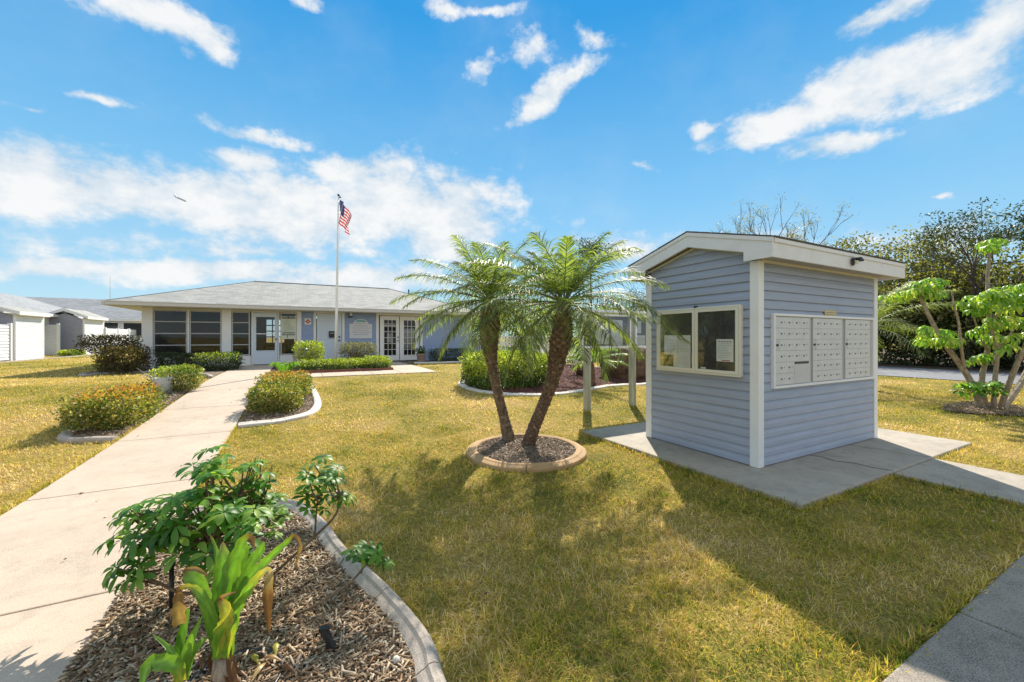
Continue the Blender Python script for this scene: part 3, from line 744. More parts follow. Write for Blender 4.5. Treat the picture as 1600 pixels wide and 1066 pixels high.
for xx, nmx in ((RX0, 'rake_fascia'), (RX1-.022, 'rake_fascia')):
    mb = MB(); off = (.022, 0, 0); top = lambda y: ZE+(ZR-ZE)*(1-abs(y-RYM)/(RYM-RY0))-.001
    hh = FH*.86; yr = RYM
    ys = [RY0, RY0+.30, yr, RY1-.30, RY1]
    poly = [(xx, RY0, top(RY0)), (xx, yr, top(yr)), (xx, RY1, top(RY1)), (xx, RY1, ZE-FH), (xx, RY1-.30, ZE-FH), (xx, RY1-.30, top(RY1-.30)-FH+.02), (xx, yr, top(yr)-FH+.02), (xx, RY0+.30, top(RY0+.30)-FH+.02), (xx, RY0+.30, ZE-FH), (xx, RY0, ZE-FH)]
    mb.prism(poly, off); 
    d = -.012 if xx == RX0 else .012
    x2 = xx-.011 if xx == RX0 else xx+.022+.001
    for (ya, yb) in ((RY0, yr), (yr, RY1)):
        mb.prism([(x2, ya, top(ya)-.002), (x2, yb, top(yb)-.002), (x2, yb, top(yb)-.045), (x2, ya, top(ya)-.045)], (.010, 0, 0))
    mb.build(nmx, m_fascia, roof, bevel=.002)
mb = MB(); zs = ZE-FH+.02
def soff(x0, x1, y0, y1, n, ax):
    for i in range(n):
        if ax == 'x': a = x0+(x1-x0)*i/n; mb.box(a+.003, a+(x1-x0)/n-.003, y0, y1, zs, zs+.012)
        else: a = y0+(y1-y0)*i/n; mb.box(x0, x1, a+.003, a+(y1-y0)/n-.003, zs, zs+.012)
soff(RX0+.03, RX1-.03, RY0+.025, KY0-.001, 30, 'x')
mb.build('soffit', m_soffit, roof); mb = MB()
soff(RX0+.03, RX1-.03, KY1+.001, RY1-.025, 30, 'x'); mb.build('soffit', m_soffit, roof); mb = MB()
# sloped rake soffit outside the gable walls
for (xa, xb) in ((RX0+.023, KX0), (KX1, RX1-.023)):
    for (ya, yb) in ((RY0+.3, RYM), (RY1-.3, RYM)):
        n = 9
        for i in range(n):
            t0, t1 = i/n+.004, (i+1)/n-.004; y0 = ya+(yb-ya)*t0; y1 = ya+(yb-ya)*t1; z0 = top(y0)-.15; z1 = top(y1)-.15
            mb.add([(xa, y0, z0), (xb, y0, z0), (xb, y1, z1), (xa, y1, z1)], [(0, 1, 2, 3)])
mb.build('soffit', m_soffit, roof)
mb = MB(); mb.box(KX0+.03, KX1-.03, KY0-.028, KY0-.004, 2.255, 2.28)   # J trim under front soffit
mb.build('wall_trim', m_cream, kio)
mb = MB()
for (ya, yb) in ((KY0, RYM), (KY1, RYM)):
    za, zb = 2.335, 2.335+abs(RYM-ya)*ssl
    mb.prism([(KX0-.022, ya, za), (KX0-.022, yb, zb), (KX0-.022, yb, zb+.025), (KX0-.022, ya, za+.025)], (.018, 0, 0))
mb.build('gable_trim', m_cream, kio)
# small security lamp on the front fascia
lx, lz = WY(1330, 410, RY0)
lp = MB(); lp.box(lx-.035, lx-.01, RY0-.04, RY0-.013, lz-.045, lz+.045); lp.box(lx-.01, lx+.05, RY0-.05, RY0-.013, lz+.028, lz+.045)
lp.obox((lx+.045, RY0-.065, lz+.028), Vector((.035, 0, -.012)), Vector((0, .03, 0)), Vector((.004, 0, .012)))
lo = lp.build('security_lamp', m_black, kio, bevel=.003)
mb = MB(); mb.obox((lx+.018, RY0-.045, lz-.004), Vector((.024, 0, 0)), Vector((0, .016, .006)), Vector((0, -.004, .02))); mb.build('lamp_head', m_cream, lo, bevel=.004)
# mailboxes
PX0, PX1, PZ0, PZ1 = 4.56, 6.94, .885, 1.712
fr_ = MB(); ring_frame(fr_, 'x', KY0, -1, PX0, PX1, PZ0, PZ1, .028, .05); fr_.build('panel_frame', m_white, kio, bevel=.003)
mb = MB(); mb.box(PX0+.028, PX1-.028, KY0-.022, KY0-.015, PZ0+.028, PZ1-.028); mb.build('panel_backing', m_alum, kio)
ux = [WY(p, 540, KY0)[0] for p in (1206.5, 1258.5, 1265, 1309, 1315.5, 1353)]
UZ0, UZ1 = PZ0+.035, PZ1-.035
for u in range(3):
    x0, x1 = ux[2*u], ux[2*u+1]; rh = (UZ1-UZ0)/6; cw = (x1-x0)/4.45; xs0 = x0+cw*.45
    mb = MB(); mb.box(x0, x1, KY0-.030, KY0-.023, UZ0, UZ1); mb.box(x1, x1+.03, KY0-.036, KY0-.021, UZ0, UZ1)
    unit = mb.build('mailbox_unit', m_mail2, kio)
    for r in range(6):
        z1 = UZ1-r*rh; z0 = z1-rh
        for c in range(4):
            if u == 0 and r >= 4 and c >= 2: continue
            a = x0 if c == 0 and r != 2 else xs0+c*cw; b = xs0+(c+1)*cw
            if u == 0 and r >= 4 and c == 1: b = xs0+2*cw
            mb = MB(); j = random.uniform(0, .0006)
            mb.box(a+.0004, b-.0004, KY0-.037-j, KY0-.0305, z0+.002, z1-.002)
            lx_ = b-cw*.72; zz = (z0+z1)/2
            mb.tube([(lx_, KY0-.037, zz), (lx_, KY0-.043, zz)], .0095, 10, 1)
            mb.box(b-cw*.40, b-cw*.22, KY0-.0378-j, KY0-.0372-j, zz-.004, zz+.014, 2)
            mb.build('mailbox_door', [m_mail, m_lock, m_alum], unit, recalc=False)
        if r == 2:
            mb = MB(); mb.box(x0+.002, xs0-.002, KY0-.034, KY0-.0305, z0+.004, z1-.004); mb.tube([(x0+.03, KY0-.034, (z0+z1)/2), (x0+.03, KY0-.046, (z0+z1)/2)], .013, 10, 1)
            mb.build('service_door', [m_mail2, m_black], unit, recalc=False)
    if u == 0:
        mb = MB(); mb.box(xs0+2*cw+.004, x1-.004, KY0-.038, KY0-.0305, UZ0+.004, UZ0+2*rh-.03); mb.build('outgoing_mail_panel', m_mail2, unit)
        mb = MB(); mb.box(xs0+2*cw+.012, x1-.012, KY0-.041, KY0-.0305, UZ0+2*rh-.026, UZ0+2*rh-.006); mb.build('mail_slot', m_black, unit)
sx0, sz1 = WY(1285, 485, KY0); sx1, sz0 = WY(1304, 494, KY0)
mb = MB(); mb.prism([(sx0, KY0-.022, sz1), (sx1, KY0-.022, sz1-.002), (sx1-.02, KY0-.022, sz0), (sx0+.02, KY0-.022, sz0)], (0, .006, 0))
sg = mb.build('yellow_label', m_yellow, kio)
mb = MB()
for k in range(2): mb.box(sx0+.035, sx1-.035-.02*k, KY0-.0235, KY0-.0225, sz1-.022-.022*k-.008, sz1-.022-.022*k)
mb.build('label_print', m_ink, sg)
# display case on the side wall (X = KX0)
cx = KX0-.07
ya, zt = WX(1157.5, 475.5, cx); _, zb = WX(1157.5, 590, cx); yb_, _ = WX(1026, 530, cx)
case = MB(); case.box(cx+.012, KX0-.012, ya+.006, yb_-.006, zb+.006, zt-.006); cs = case.build('display_case', m_cream, kio, bevel=.003)
ym, _ = WX(1086, 530, cx)
fm = MB(); ring_frame(fm, 'y', cx, 1, ya, yb_, zb, zt, .022, .012, inset=-.004)
for (p, q) in ((ya+.024, ym-.002), (ym+.002, yb_-.024)): ring_frame(fm, 'y', cx, 1, p, q, zb+.024, zt-.024, .036, .012, inset=-.009)
fm.build('case_frame', m_cream, cs, bevel=.002)
for (p, q) in ((ya+.06, ym-.038), (ym+.038, yb_-.06)):
    mb = MB(); mb.box(cx+.0085, cx+.0115, p, q, zb+.06, zt-.06); mb.build('backboard', m_backing, cs)
    mb = MB(); mb.add([(cx-.002, p, zb+.06), (cx-.002, q, zb+.06), (cx-.002, q, zt-.06), (cx-.002, p, zt-.06)], [(0, 1, 2, 3)]); mb.build('glass_pane', m_glass2, cs, recalc=False)
mb = MB(); mb.tube([(cx+.01, ym, zt-.004), (cx+.01, ym, zt+.02)], .022, 12); mb.build('case_latch', m_black, cs)
def sheet(px0, px1, py0, py1, X, head=None, lines=9, circles=False, foot=False, dx=0.):
    y1_, z1_ = WX(px0, py0, X); y0_, z0_ = WX(px1, py1, X)
    mb = MB(); mb.box(X-.0012-dx, X-dx, y0_, y1_, z0_, z1_); pp = mb.build('paper', m_paper, cs)
    mb = MB(); H = z1_-z0_; Wd = y1_-y0_
    for k in range(lines):
        z = z1_-H*(.2+.68*k/lines); a = y1_-Wd*random.uniform(.08, .2); b = y0_+Wd*random.uniform(.08, .35)
        mb.box(X-.002-dx, X-.0014-dx, b, a, z-H*.012, z)
    if circles:
        for k in range(5): mb.box(X-.002-dx, X-.0014-dx, y0_+Wd*(.12+.16*k), y0_+Wd*(.23+.16*k), z1_-H*.14, z1_-H*.09)
    mb.build('print', m_ink, pp)
    if foot:
        mb = MB(); mb.box(X-.002-dx, X-.0014-dx, y0_+Wd*.2, y0_+Wd*.68, z0_+H*.03, z0_+H*.07); mb.build('red_print', m_red, pp)
XP = cx+.0075
sheet(1038, 1059, 524, 555, XP); sheet(1059.5, 1079, 524, 556, XP, dx=.0003); sheet(1052.5, 1079, 554, 575, XP, dx=.0018, lines=5)
sheet(1119.5, 1146, 530, 566, XP, circles=True, foot=True)
mb = MB(); y1_, z1_ = WX(1095, 573.5, XP); y0_, z0_ = WX(1103, 576.5, XP); mb.box(XP-.002, XP, y0_, y1_, z0_, z1_); mb.build('small_tag', m_paper, cs)

# ---------------------------------------------------------------- free standing notice board behind the palms
BY = 6.14
nb = T('notice_board', 'glazed white-framed notice board on weathered square posts beside the kiosk', 'notice board', (5.5, BY, .05))
for px in (917.5, 988, 1050):
    x, _ = WY(px, 640, BY)
    mb = MB(); mb.box(x-.058, x+.058, BY-.05, BY+.05, gz(x, BY)-.05, 1.93 if px > 950 else 1.25); mb.build('post', m_post, nb, bevel=.006)
xa = WY(905, 500, BY)[0]; xm = WY(985, 500, BY)[0]; xe = 7.25; zt_ = 1.93; zb_ = 1.24
for (p, q, papers) in ((xa, xm-.06, 0), (xm+.06, xe-.4, 1)):
    mb = MB(); ring_frame(mb, 'x', BY-.03, -1, p, q, zb_, zt_-.03, .035, .06); mb.build('board_frame', m_white, nb, bevel=.003)
    mb = MB(); mb.box(p+.03, q-.03, BY-.022, BY-.012, zb_+.03, zt_-.06); mb.build('back_panel', M_plain('grey_back_panel', (.17, .17, .16), .8), nb)
    mb = MB(); mb.add([(p+.03, BY-.075, zb_+.03), (q-.03, BY-.075, zb_+.03), (q-.03, BY-.075, zt_-.06), (p+.03, BY-.075, zt_-.06)], [(0, 1, 2, 3)]); mb.build('glass_pane', m_glass2, nb, recalc=False)
    if papers:
        for (a, b, c_, d_) in ((994, 1002, 502, 521), (993, 1008, 524, 541)):
            x0, z1 = WY(a, c_, BY-.03); x1, z0 = WY(b, d_, BY-.03); mb = MB(); mb.box(x0, x1, BY-.027, BY-.024, z0, z1); mb.build('paper', m_paper, nb)
    else:
        for (a, b, c_, d_) in ((955, 973, 500, 541), (930, 951, 505, 538)):
            x0, z1 = WY(a, c_, BY-.03); x1, z0 = WY(b, d_, BY-.03); mb = MB(); mb.box(x0, x1, BY-.027, BY-.024, z0, z1); mb.build('paper', m_paper, nb)
mb = MB(); mb.box(xa-.08, xe-.3, BY-.14, BY+.1, zt_+.002, zt_+.05); mb.build('cap_board', m_fascia, nb, bevel=.004)

# ---------------------------------------------------------------- clubhouse
Y = 18.8; GB = .32; ZT = 2.52
cl = T('clubhouse', 'long low pale blue clubhouse with white doors, big windows and grey hip roof', 'building', (1.5, 21, GB))
X0 = WY(222, 520, Y)[0]-.0; XR = WY(735.5, 520, Y)[0]
wx = lambda p: WY(p, 520, Y)[0]
wz = lambda px, py: WY(px, py, Y)[1]
DEP = 26.0
# structure of the porch half: white columns, header, kick panel
for (a, b) in ((222, 239.4), (347, 361.5), (463.9, 471)):
    mb = MB(); mb.box(wx(a), wx(b), Y-.06, Y+.16, GB-.1, ZT); mb.build('column', m_white, cl, bevel=.006)
for (a, b) in ((239.4, 347), (361.5, 392), (437, 463.9)):
    mb = MB(); mb.box(wx(a), wx(b), Y-.02, Y+.1, GB-.05, .72); mb.build('kick_panel', m_white, cl)
mb = MB(); mb.box(wx(239.4), wx(463.9), Y-.03, Y+.12, 2.45, ZT+.05); mb.build('header', m_gutter, cl)
def win(a, b, z0, z1, nh, nv=0, fw=.05, mat=m_alum, glass=m_glass, name='window'):
    x0, x1 = wx(a), wx(b); mb = MB(); ring_frame(mb, 'x', Y, -1, x0, x1, z0, z1, fw, .045, inset=-.01)
    w = mb.build(name, mat, cl, bevel=.003); mb = MB()
    for k in range(1, nh): z = z0+(z1-z0)*k/nh; mb.box(x0+fw, x1-fw, Y-.025, Y, z-.018, z+.018)
    for k in range(1, nv): x = x0+(x1-x0)*k/nv; mb.box(x-.012, x+.012, Y-.022, Y-.002, z0+fw, z1-fw)
    if mb.v: mb.build('glazing_bar', mat, w)
    mb = MB(); mb.add([(x0+fw, Y-.008, z0+fw), (x1-fw, Y-.008, z0+fw), (x1-fw, Y-.008, z1-fw), (x0+fw, Y-.008, z1-fw)], [(0, 1, 2, 3)]); mb.build('glass_pane', glass, w, recalc=False)
    return w
win(239.6, 293.3, .725, 2.45, 4); win(296, 346.8, .725, 2.45, 4); win(361.7, 391, .725, 2.45, 4)
mb = MB(); mb.box(wx(293.5), wx(295.8), Y-.05, Y+.05, .73, 2.45); mb.build('mullion', m_white, cl)
win(438, 463.6, .725, 2.45, 2)
# storm door
def door(name, a, b, glass, z0, z1, mat, nh=0, nv=0, handle=None, inset=.0, split=None):
    x0, x1 = wx(a), wx(b); gx0, gx1, gz0, gz1 = glass if glass else (0, 0, 0, 0)
    mb = MB(); y0, y1 = Y-.035-inset, Y+.01
    if glass:
        mb.box(x0, gx0, y0, y1, z0, z1); mb.box(gx1, x1, y0, y1, z0, z1); mb.box(gx0, gx1, y0, y1, z0, gz0); mb.box(gx0, gx1, y0, y1, gz1, z1)
        ring_frame(mb, 'x', y0, -1, gx0-.03, gx1+.03, gz0-.03, gz1+.03, .028, .012)
        mb.box(gx0, gx1, y0-.004, y0+.004, gz0-.28, gz0-.27) if gz0-z0 > .4 else None
    else:
        mb.box(x0, x1, y0, y1, z0, z1)
        w = x1-x0
        for (c, e, f, g_) in ((.12, .45, .08, .42), (.55, .88, .08, .42), (.12, .45, .48, .82), (.55, .88, .48, .82), (.12, .45, .86, .95), (.55, .88, .86, .95)):
            ring_frame(mb, 'x', y0, -1, x0+w*c, x0+w*e, z0+(z1-z0)*f, z0+(z1-z0)*g_, .018, .008)
    d = mb.build(name, mat, cl, bevel=.003)
    if glass:
        mb = MB(); mb.add([(gx0, y0+.015, gz0), (gx1, y0+.015, gz0), (gx1, y0+.015, gz1), (gx0, y0+.015, gz1)], [(0, 1, 2, 3)]); mb.build('glass_pane', m_glass, d, recalc=False)
        mb = MB()
        for k in range(1, nv): x = gx0+(gx1-gx0)*k/nv; mb.box(x-.01, x+.01, y0, y0+.012, gz0, gz1)
        for k in range(1, nh): z = gz0+(gz1-gz0)*k/nh; mb.box(gx0, gx1, y0, y0+.012, z-.01, z+.01)
        if split: mb.box(gx0, gx1, y0-.002, y0+.012, split-.018, split+.018)
        if mb.v: mb.build('glazing_bar', m_white, d)
    if handle:
        mb = MB()
        for (hx, hz, r) in handle:
            mb.tube([(hx, y0, hz), (hx, y0-.05, hz)], r*.6, 10); mb.tube([(hx, y0-.045, hz), (hx, y0-.07, hz)], r, 12)
        mb.build('handle', m_black, d)
    return d
door('storm_door', 395, 434, (wx(400.5), wx(429.5), wz(415, 547.7), wz(415, 495.5)), GB+.05, wz(415, 489), m_door, 0, 0, [(wx(434)-.06, wz(434, 530), .03)], 0, wz(415, 521.8))
mb = MB(); a, b = wx(393), wx(436.5)
mb.box(a, a+.045, Y-.05, Y+.05, GB, 2.45); mb.box(b-.04, b, Y-.05, Y+.05, GB, 2.45); mb.box(a+.045, b-.04, Y-.04, Y+.05, wz(415, 489)+.01, wz(415, 489)+.04); mb.build('door_frame', m_white, cl)
# blue sided right half
BP = wx(471)
for (a, b) in ((471, 490.5), (537.5, 588), (659.5, 733)):
    mb = MB(); siding(mb, 'x', Y, -1, wx(a), wx(b), GB, 2.5, .105); mb.build('front_siding', m_siding2, cl)
mb = MB()   # solid wall body behind siding and around the blind half
for (a, b) in ((471.2, 494), (533, 592), (655, 734)): mb.box(wx(a), wx(b), Y+.002, Y+.14, GB-.1, 2.5)
mb.box(wx(494), wx(533), Y+.002, Y+.14, wz(515, 489), 2.5); mb.box(wx(592), wx(655), Y+.002, Y+.14, wz(620, 492), 2.5)
mb.box(XR-.14, XR, Y+.141, DEP, GB-.1, 2.5); mb.box(wx(471.2)-.0, XR-.141, DEP-.12, DEP, GB-.1, 2.5)
mb.box(wx(480), wx(480)+.1, Y+.141, DEP-.121, GB-.1, 2.5)
mb.build('wall', m_siding2, cl)
mb = MB(); mb.box(XR-.06, XR+.02, Y-.022, Y+.06, GB-.05, 2.5); mb.build('corner_trim', m_white, cl)
# right side siding
mb = MB(); siding(mb, 'y', XR, 1, Y+.06, DEP, GB, 2.5, .105); mb.build('end_siding', m_siding2, cl)
def trim(a, b, ztop, w=.09):
    x0, x1 = wx(a), wx(b); mb = MB(); mb.box(x0, x0+w, Y-.045, Y+.01, GB, ztop-w); mb.box(x1-w, x1, Y-.045, Y+.01, GB, ztop-w); mb.box(x0, x1, Y-.045, Y+.01, ztop-w, ztop)
    return mb.build('door_trim', m_white, cl, bevel=.004)
trim(489.8, 538.3, wz(515, 486.5), .10); trim(587.5, 660, wz(620, 489.3), .12)
dd = door('entry_door', 495, 533.5, None, GB+.03, wz(515, 490.4), m_door, handle=[(wx(530), wz(530, 526.5), .035), (wx(530), wz(530, 532), .035)])
mb = MB(); x0, z1 = WY(513.7, 517.5, Y); x1, z0 = WY(522.3, 527.5, Y); mb.box(x0, x1, Y-.12, Y-.047, z0, z1); bb = mb.build('letter_box', m_black, dd, bevel=.006)
mb = MB(); mb.box(x0+.03, x1-.03, Y-.123, Y-.1205, z1-.10, z1-.075); mb.build('name_plate', m_alum, bb)
gzt, gzb = wz(610, 500.3), wz(610, 555.3)
door('french_door', 593.5, 623.6, (wx(600), wx(618.5), gzb, gzt), GB+.06, wz(610, 494), m_white, 6, 3, [(wx(621.3), wz(621, 527), .03), (wx(621.3), wz(621, 532.5), .03)])
gzt, gzb = wz(640, 501), wz(640, 554.6)
door('french_door', 624.6, 654, (wx(630.8), wx(648.6), gzb, gzt), GB+.06, wz(640, 494.6), m_white, 6, 3)
mb = MB(); mb.box(wx(600.5)+.12, wx(618)-.1, Y+.05, Y+.055, 1.2, 1.62); mb.box(wx(631), wx(648), Y+.05, Y+.055, .95, 1.85); mb.box(wx(601), wx(618), Y+.055, Y+.06, 1.92, 2.1); mb.build('curtain', m_white, cl)
mb = MB(); mb.box(wx(592), wx(655), Y+.5, Y+.55, GB, 2.45); mb.build('dark_room_panel', M_plain('dim_interior', (.10, .11, .12), .9), cl)  # dark sheet, its colour stands in for the unlit room behind the doors
# dim room behind the porch windows with rear windows letting daylight in
XL = X0
mb = MB(); mb.box(XL, wx(480), Y+.17, DEP-.13, GB-.06, GB+.01); mb.build('floor', M_plain('interior_floor', (.20, .16, .13), .4), cl)
mb = MB(); mb.box(XL+.01, wx(480), Y+.0, DEP-.0, 2.53, 2.56); mb.build('ceiling', M_plain('interior_ceiling', (.35, .34, .32), .9), cl)
openR = [(-1.6, -.75), (-.25, .2), (.6, 1.05)]; xs = XL; mb = MB()
for (a, b) in openR: mb.box(xs, a, DEP-.12, DEP, GB-.1, 2.53); mb.box(a, b, DEP-.12, DEP, GB-.1, 1.15); mb.box(a, b, DEP-.12, DEP, 2.42, 2.53); xs = b
mb.box(xs, wx(471.2)-.01, DEP-.12, DEP, GB-.1, 2.53)
# left end wall, with openings
for (a, b, c_, d_) in ((Y+.16, Y+1.2, GB-.1, 2.53), (Y+1.2, DEP-1.5, GB-.1, 2.0), (Y+1.2, DEP-1.5, 2.001, 2.53), (DEP-1.5, DEP-.121, GB-.1, 2.53)): mb.box(XL, XL+.12, a, b, c_, d_)
mb.build('rear_wall', m_wsiding, cl)
mb = MB()
for (a, b) in openR:
    for k in range(1, 3): mb.box(a+(b-a)*k/3-.03, a+(b-a)*k/3+.03, DEP-.08, DEP-.04, 1.15, 2.42)
    for k in range(1, 4): mb.box(a, b, DEP-.079, DEP-.041, 1.15+1.27*k/4-.03, 1.15+1.27*k/4+.03)
mb.build('rear_window_bars', m_white, cl)
for (tx, ty) in ((-3.6, 20.6), (-2.3, 21.2), (-1.0, 22.3)):
    mb = MB(); mb.box(tx-.5, tx+.5, ty-.35, ty+.35, GB+.70, GB+.74)
    for sx in (-.45, .45):
        for sy in (-.3, .3): mb.box(tx+sx-.025, tx+sx+.025, ty+sy-.025, ty+sy+.025, GB+.01, GB+.70)
    tag(mb.build('table', m_barkd), {-3.6: 'dark table seen through the leftmost clubhouse window', -2.3: 'dark table seen behind the second clubhouse window', -1.0: 'dark table seen through the storm door glass'}[tx], 'table')
# roof
EX0, EX1, EY0, EY1, EZ = -5.68, 8.05, 18.1, 25.74, 2.68; S = (EY1-EY0)/2; RZ = 4.02; RYC = EY0+S
RXA, RXB = EX0+S, EX1-S
mb = MB(); v = [(EX0, EY0, EZ), (EX1, EY0, EZ), (EX1, EY1+.6, EZ), (EX0, EY1+.6, EZ), (RXA, RYC, RZ), (RXB, RYC, RZ)]
mb.add(v, [(0, 1, 5, 4), (1, 2, 5), (2, 3, 4, 5), (3, 0, 4)])
def ruv(c): return (c[0], c[1]*1.06)
rf = mb.build('roof', m_shing, cl, uv=ruv)
mb = MB(); mb.tube([(RXA, RYC, RZ+.0), (RXB, RYC, RZ+.0)], .035, 6)
for e, r in (((EX0, EY0), RXA), ((EX1, EY0), RXB)): mb.tube([(e[0], e[1], EZ+.0), (r, RYC, RZ)], .022, 6)
mb.build('ridge_cap', m_shing2, rf)
mb = MB(); mb.box(EX0, EX1, EY0-.10, EY0, EZ-.15, EZ-.015); mb.box(EX0, EX1, EY0-.115, EY0-.1, EZ-.035, EZ-.012); mb.box(EX0-.10, EX0-.001, EY0-.10, EY1+.6, EZ-.15, EZ-.016)
mb.build('gutter', m_gutter, rf, bevel=.008)
mb = MB(); mb.box(EX0, EX1, EY0+.001, Y+.1, EZ-.17, EZ-.152); mb.box(EX0, X0+.1, Y+.101, EY1+.6, EZ-.17, EZ-.152); mb.box(XR-.1, EX1, Y+.101, EY1+.6, EZ-.17, EZ-.152); mb.box(EX1-.02, EX1, EY0+.001, EY1+.6, EZ-.15, EZ-.016)
mb.build('soffit', m_cream, rf)
vx, vz = WY(657, 455, 23)
mb = MB(); mb.tube([(vx-.8, 22.5, 3.4), (vx-.8, 22.5, 4.12)], .04, 8); mb.build('vent_pipe', m_dark, rf)
# things on the facade
x0, z1 = WY(475.8, 497.6, Y); x1, z0 = WY(486, 507.4, Y); xc_, zc_ = (x0+x1)/2, (z0+z1)/2
mb = MB(); mb.box(x0, x1, Y-.035, Y-.018, z0, z1); s_ = mb.build('wall_sign', m_white, cl)
mb = MB(); r = (x1-x0)*.36; h = (x1-x0)*.42; mb.obox((xc_, Y-.037, zc_), Vector((h*.72, 0, h*.72))*.62, Vector((0, .002, 0)), Vector((-h*.72, 0, h*.72))*.62)
mb.obox((xc_, Y-.0372, zc_), Vector((h*.95, 0, 0)), Vector((0, .0015, 0)), Vector((0, 0, h*.3))); mb.obox((xc_, Y-.0374, zc_), Vector((h*.3, 0, 0)), Vector((0, .0015, 0)), Vector((0, 0, h*.9))); mb.build('red_emblem', m_red, s_)
mb = MB(); mb.tube([(xc_, Y-.041, zc_), (xc_, Y-.038, zc_)], .028, 12); mb.build('emblem_centre', m_paper, s_)
x0, z1 = WY(438.5, 494.2, Y); x1, z0 = WY(463, 529.8, Y); yy = Y-.05
mb = MB(); mb.box(x0+.02, x1, yy, yy+.01, z0, z1); ps = mb.build('rules_poster', M_plain('pale_yellow_poster', (.62, .66, .50), .6, .06), cl)
mb = MB(); mb.box(x0+.05, x1-.03, yy-.002, yy-.001, z1-.10, z1-.015); mb.build('poster_header', m_black, ps)
text_mesh('POOL RULES', .095, Vector(((x0+x1)/2+.01, yy-.004, z1-.058)), ROT_FRONT, m_paper, ps, 'poster_title')
mb = MB()
for k in range(11):
    z = z1-.16-k*.043; mb.box(x0+.07+random.uniform(0, .06), x1-.05-random.uniform(0, .22), yy-.0025, yy-.001, z-.010, z)
for k in range(2): mb.box(x0+.07, x1-.06, yy-.0025, yy-.001, z1-.68-k*.10, z1-.64-k*.10)
mb.box((x0+x1)/2-.06, (x0+x1)/2-.02, yy-.0026, yy-.001, z0+.04, z0+.20); mb.build('poster_text', m_ink, ps)
text_mesh('NO DIVING', .09, Vector(((x0+x1)/2+.01, yy-.004, z0+.20)), ROT_FRONT, m_black, ps, 'poster_warning')
# arched name plaque
x0, z1 = WY(545.8, 506, Y); x1, z0 = WY(581, 529, Y); mb = MB(); mb.box(x0, x1, Y-.05, Y-.018, z0, z1)
xc_ = (x0+x1)/2+.0; R_ = (x1-x0)*.34; zc_ = z1-.0; hgt = wz(563, 498.6)-z1
arch = [(xc_+R_*cos(a), Y-.05, zc_+hgt*sin(a)) for a in [pi*k/16 for k in range(17)]]
mb.prism(arch, (0, .032, 0)); pq = mb.build('name_plaque', M_white('plaque_white', (.66, .67, .69)), cl)
mb = MB(); mb.prism([(xc_+R_*.82*cos(a), Y-.054, zc_+.01+hgt*.78*sin(a)) for a in [pi*k/16 for k in range(17)]], (0, .003, 0)); mb.build('sky_emblem', m_teal, pq)
mb = MB()
for k in range(5): u = -1+.5*k; mb.prism([(xc_+R_*.8*u*.8+.07*cos(a), Y-.057, zc_+.01+max(0, .085*sin(a))) for a in [pi*q/8 for q in range(9)]], (0, .002, 0))
mb.build('plaque_hills', m_paper, pq)
mb = MB()
for k in range(5):
    z = z1-.09-k*.095; w_ = (x1-x0)*(.3, .42, .36, .4, .33)[k]; mb.box(xc_-w_, xc_+w_, Y-.0525, Y-.0505, z-.014, z+.010)
mb.build('plaque_text', M_plain('faded_mauve_print', (.40, .36, .46), .8), pq)
x0, z1 = WY(544.6, 487.6, Y); x1, z0 = WY(550.4, 496.5, Y)
mb = MB(); mb.box(x0, x1, Y-.10, Y-.018, z0, z0+.07); mb.box(x0, x0+.025, Y-.1, Y-.018, z0+.071, z1-.031); mb.box(x0, x1, Y-.11, Y-.018, z1-.03, z1); wl = mb.build('wall_lamp', m_black, cl)
mb = MB(); mb.box(x0+.03, x1-.01, Y-.09, Y-.02, z0+.071, z1-.031); mb.build('lamp_glass', m_paper, wl)
mb = MB(); x0, x1 = wx(614), wx(632); mb.box(x0-.1, x1, Y-.62, Y-.08, gz(3, 18.4)+.026, gz(3, 18.4)+.045); tag(mb.build('doormat', m_black, bevel=.004), 'black doormat in front of the white french doors', 'doormat')
# ---------------------------------------------------------------- flagpole and flag
fp = C(524, 577, 14.3); fp.z = gz(fp.x, fp.y); zt = C(529, 307, 14.3).z
pole = T('flagpole', 'tall slim white flagpole rising from the low hedge', 'flagpole', fp)
lean = C(529, 307, 14.3); lean.z = 0
top = Vector((lean.x, lean.y, zt)); mb = MB()
mb.tube([fp-Vector((0, 0, .1)), fp.lerp(top, .33), fp.lerp(top, .66), top], [.045, .04, .032, .024], 12); mb.build('pole', m_white, pole, smooth=True)
mb = MB(); mb.lathe(top, [(0, .085), (.03, .075), (.045, .045), (.03, .012), (.012, -.01)], 12); mb.lathe(top+Vector((.05, 0, -.02)), [(0, .03), (.03, .02), (.03, -.02), (0, -.03)], 10); mb.build('pole_ball', m_dark, pole, smooth=True)
mb = MB(); b0 = fp+Vector((.06, -.02, 1.1)); mb.tube([b0, top+Vector((.05, 0, -.05))], .004, 4); mb.box(fp.x+.03, fp.x+.06, fp.y-.02, fp.y+.02, fp.z+1.0, fp.z+1.12); mb.build('halyard', m_white, pole)
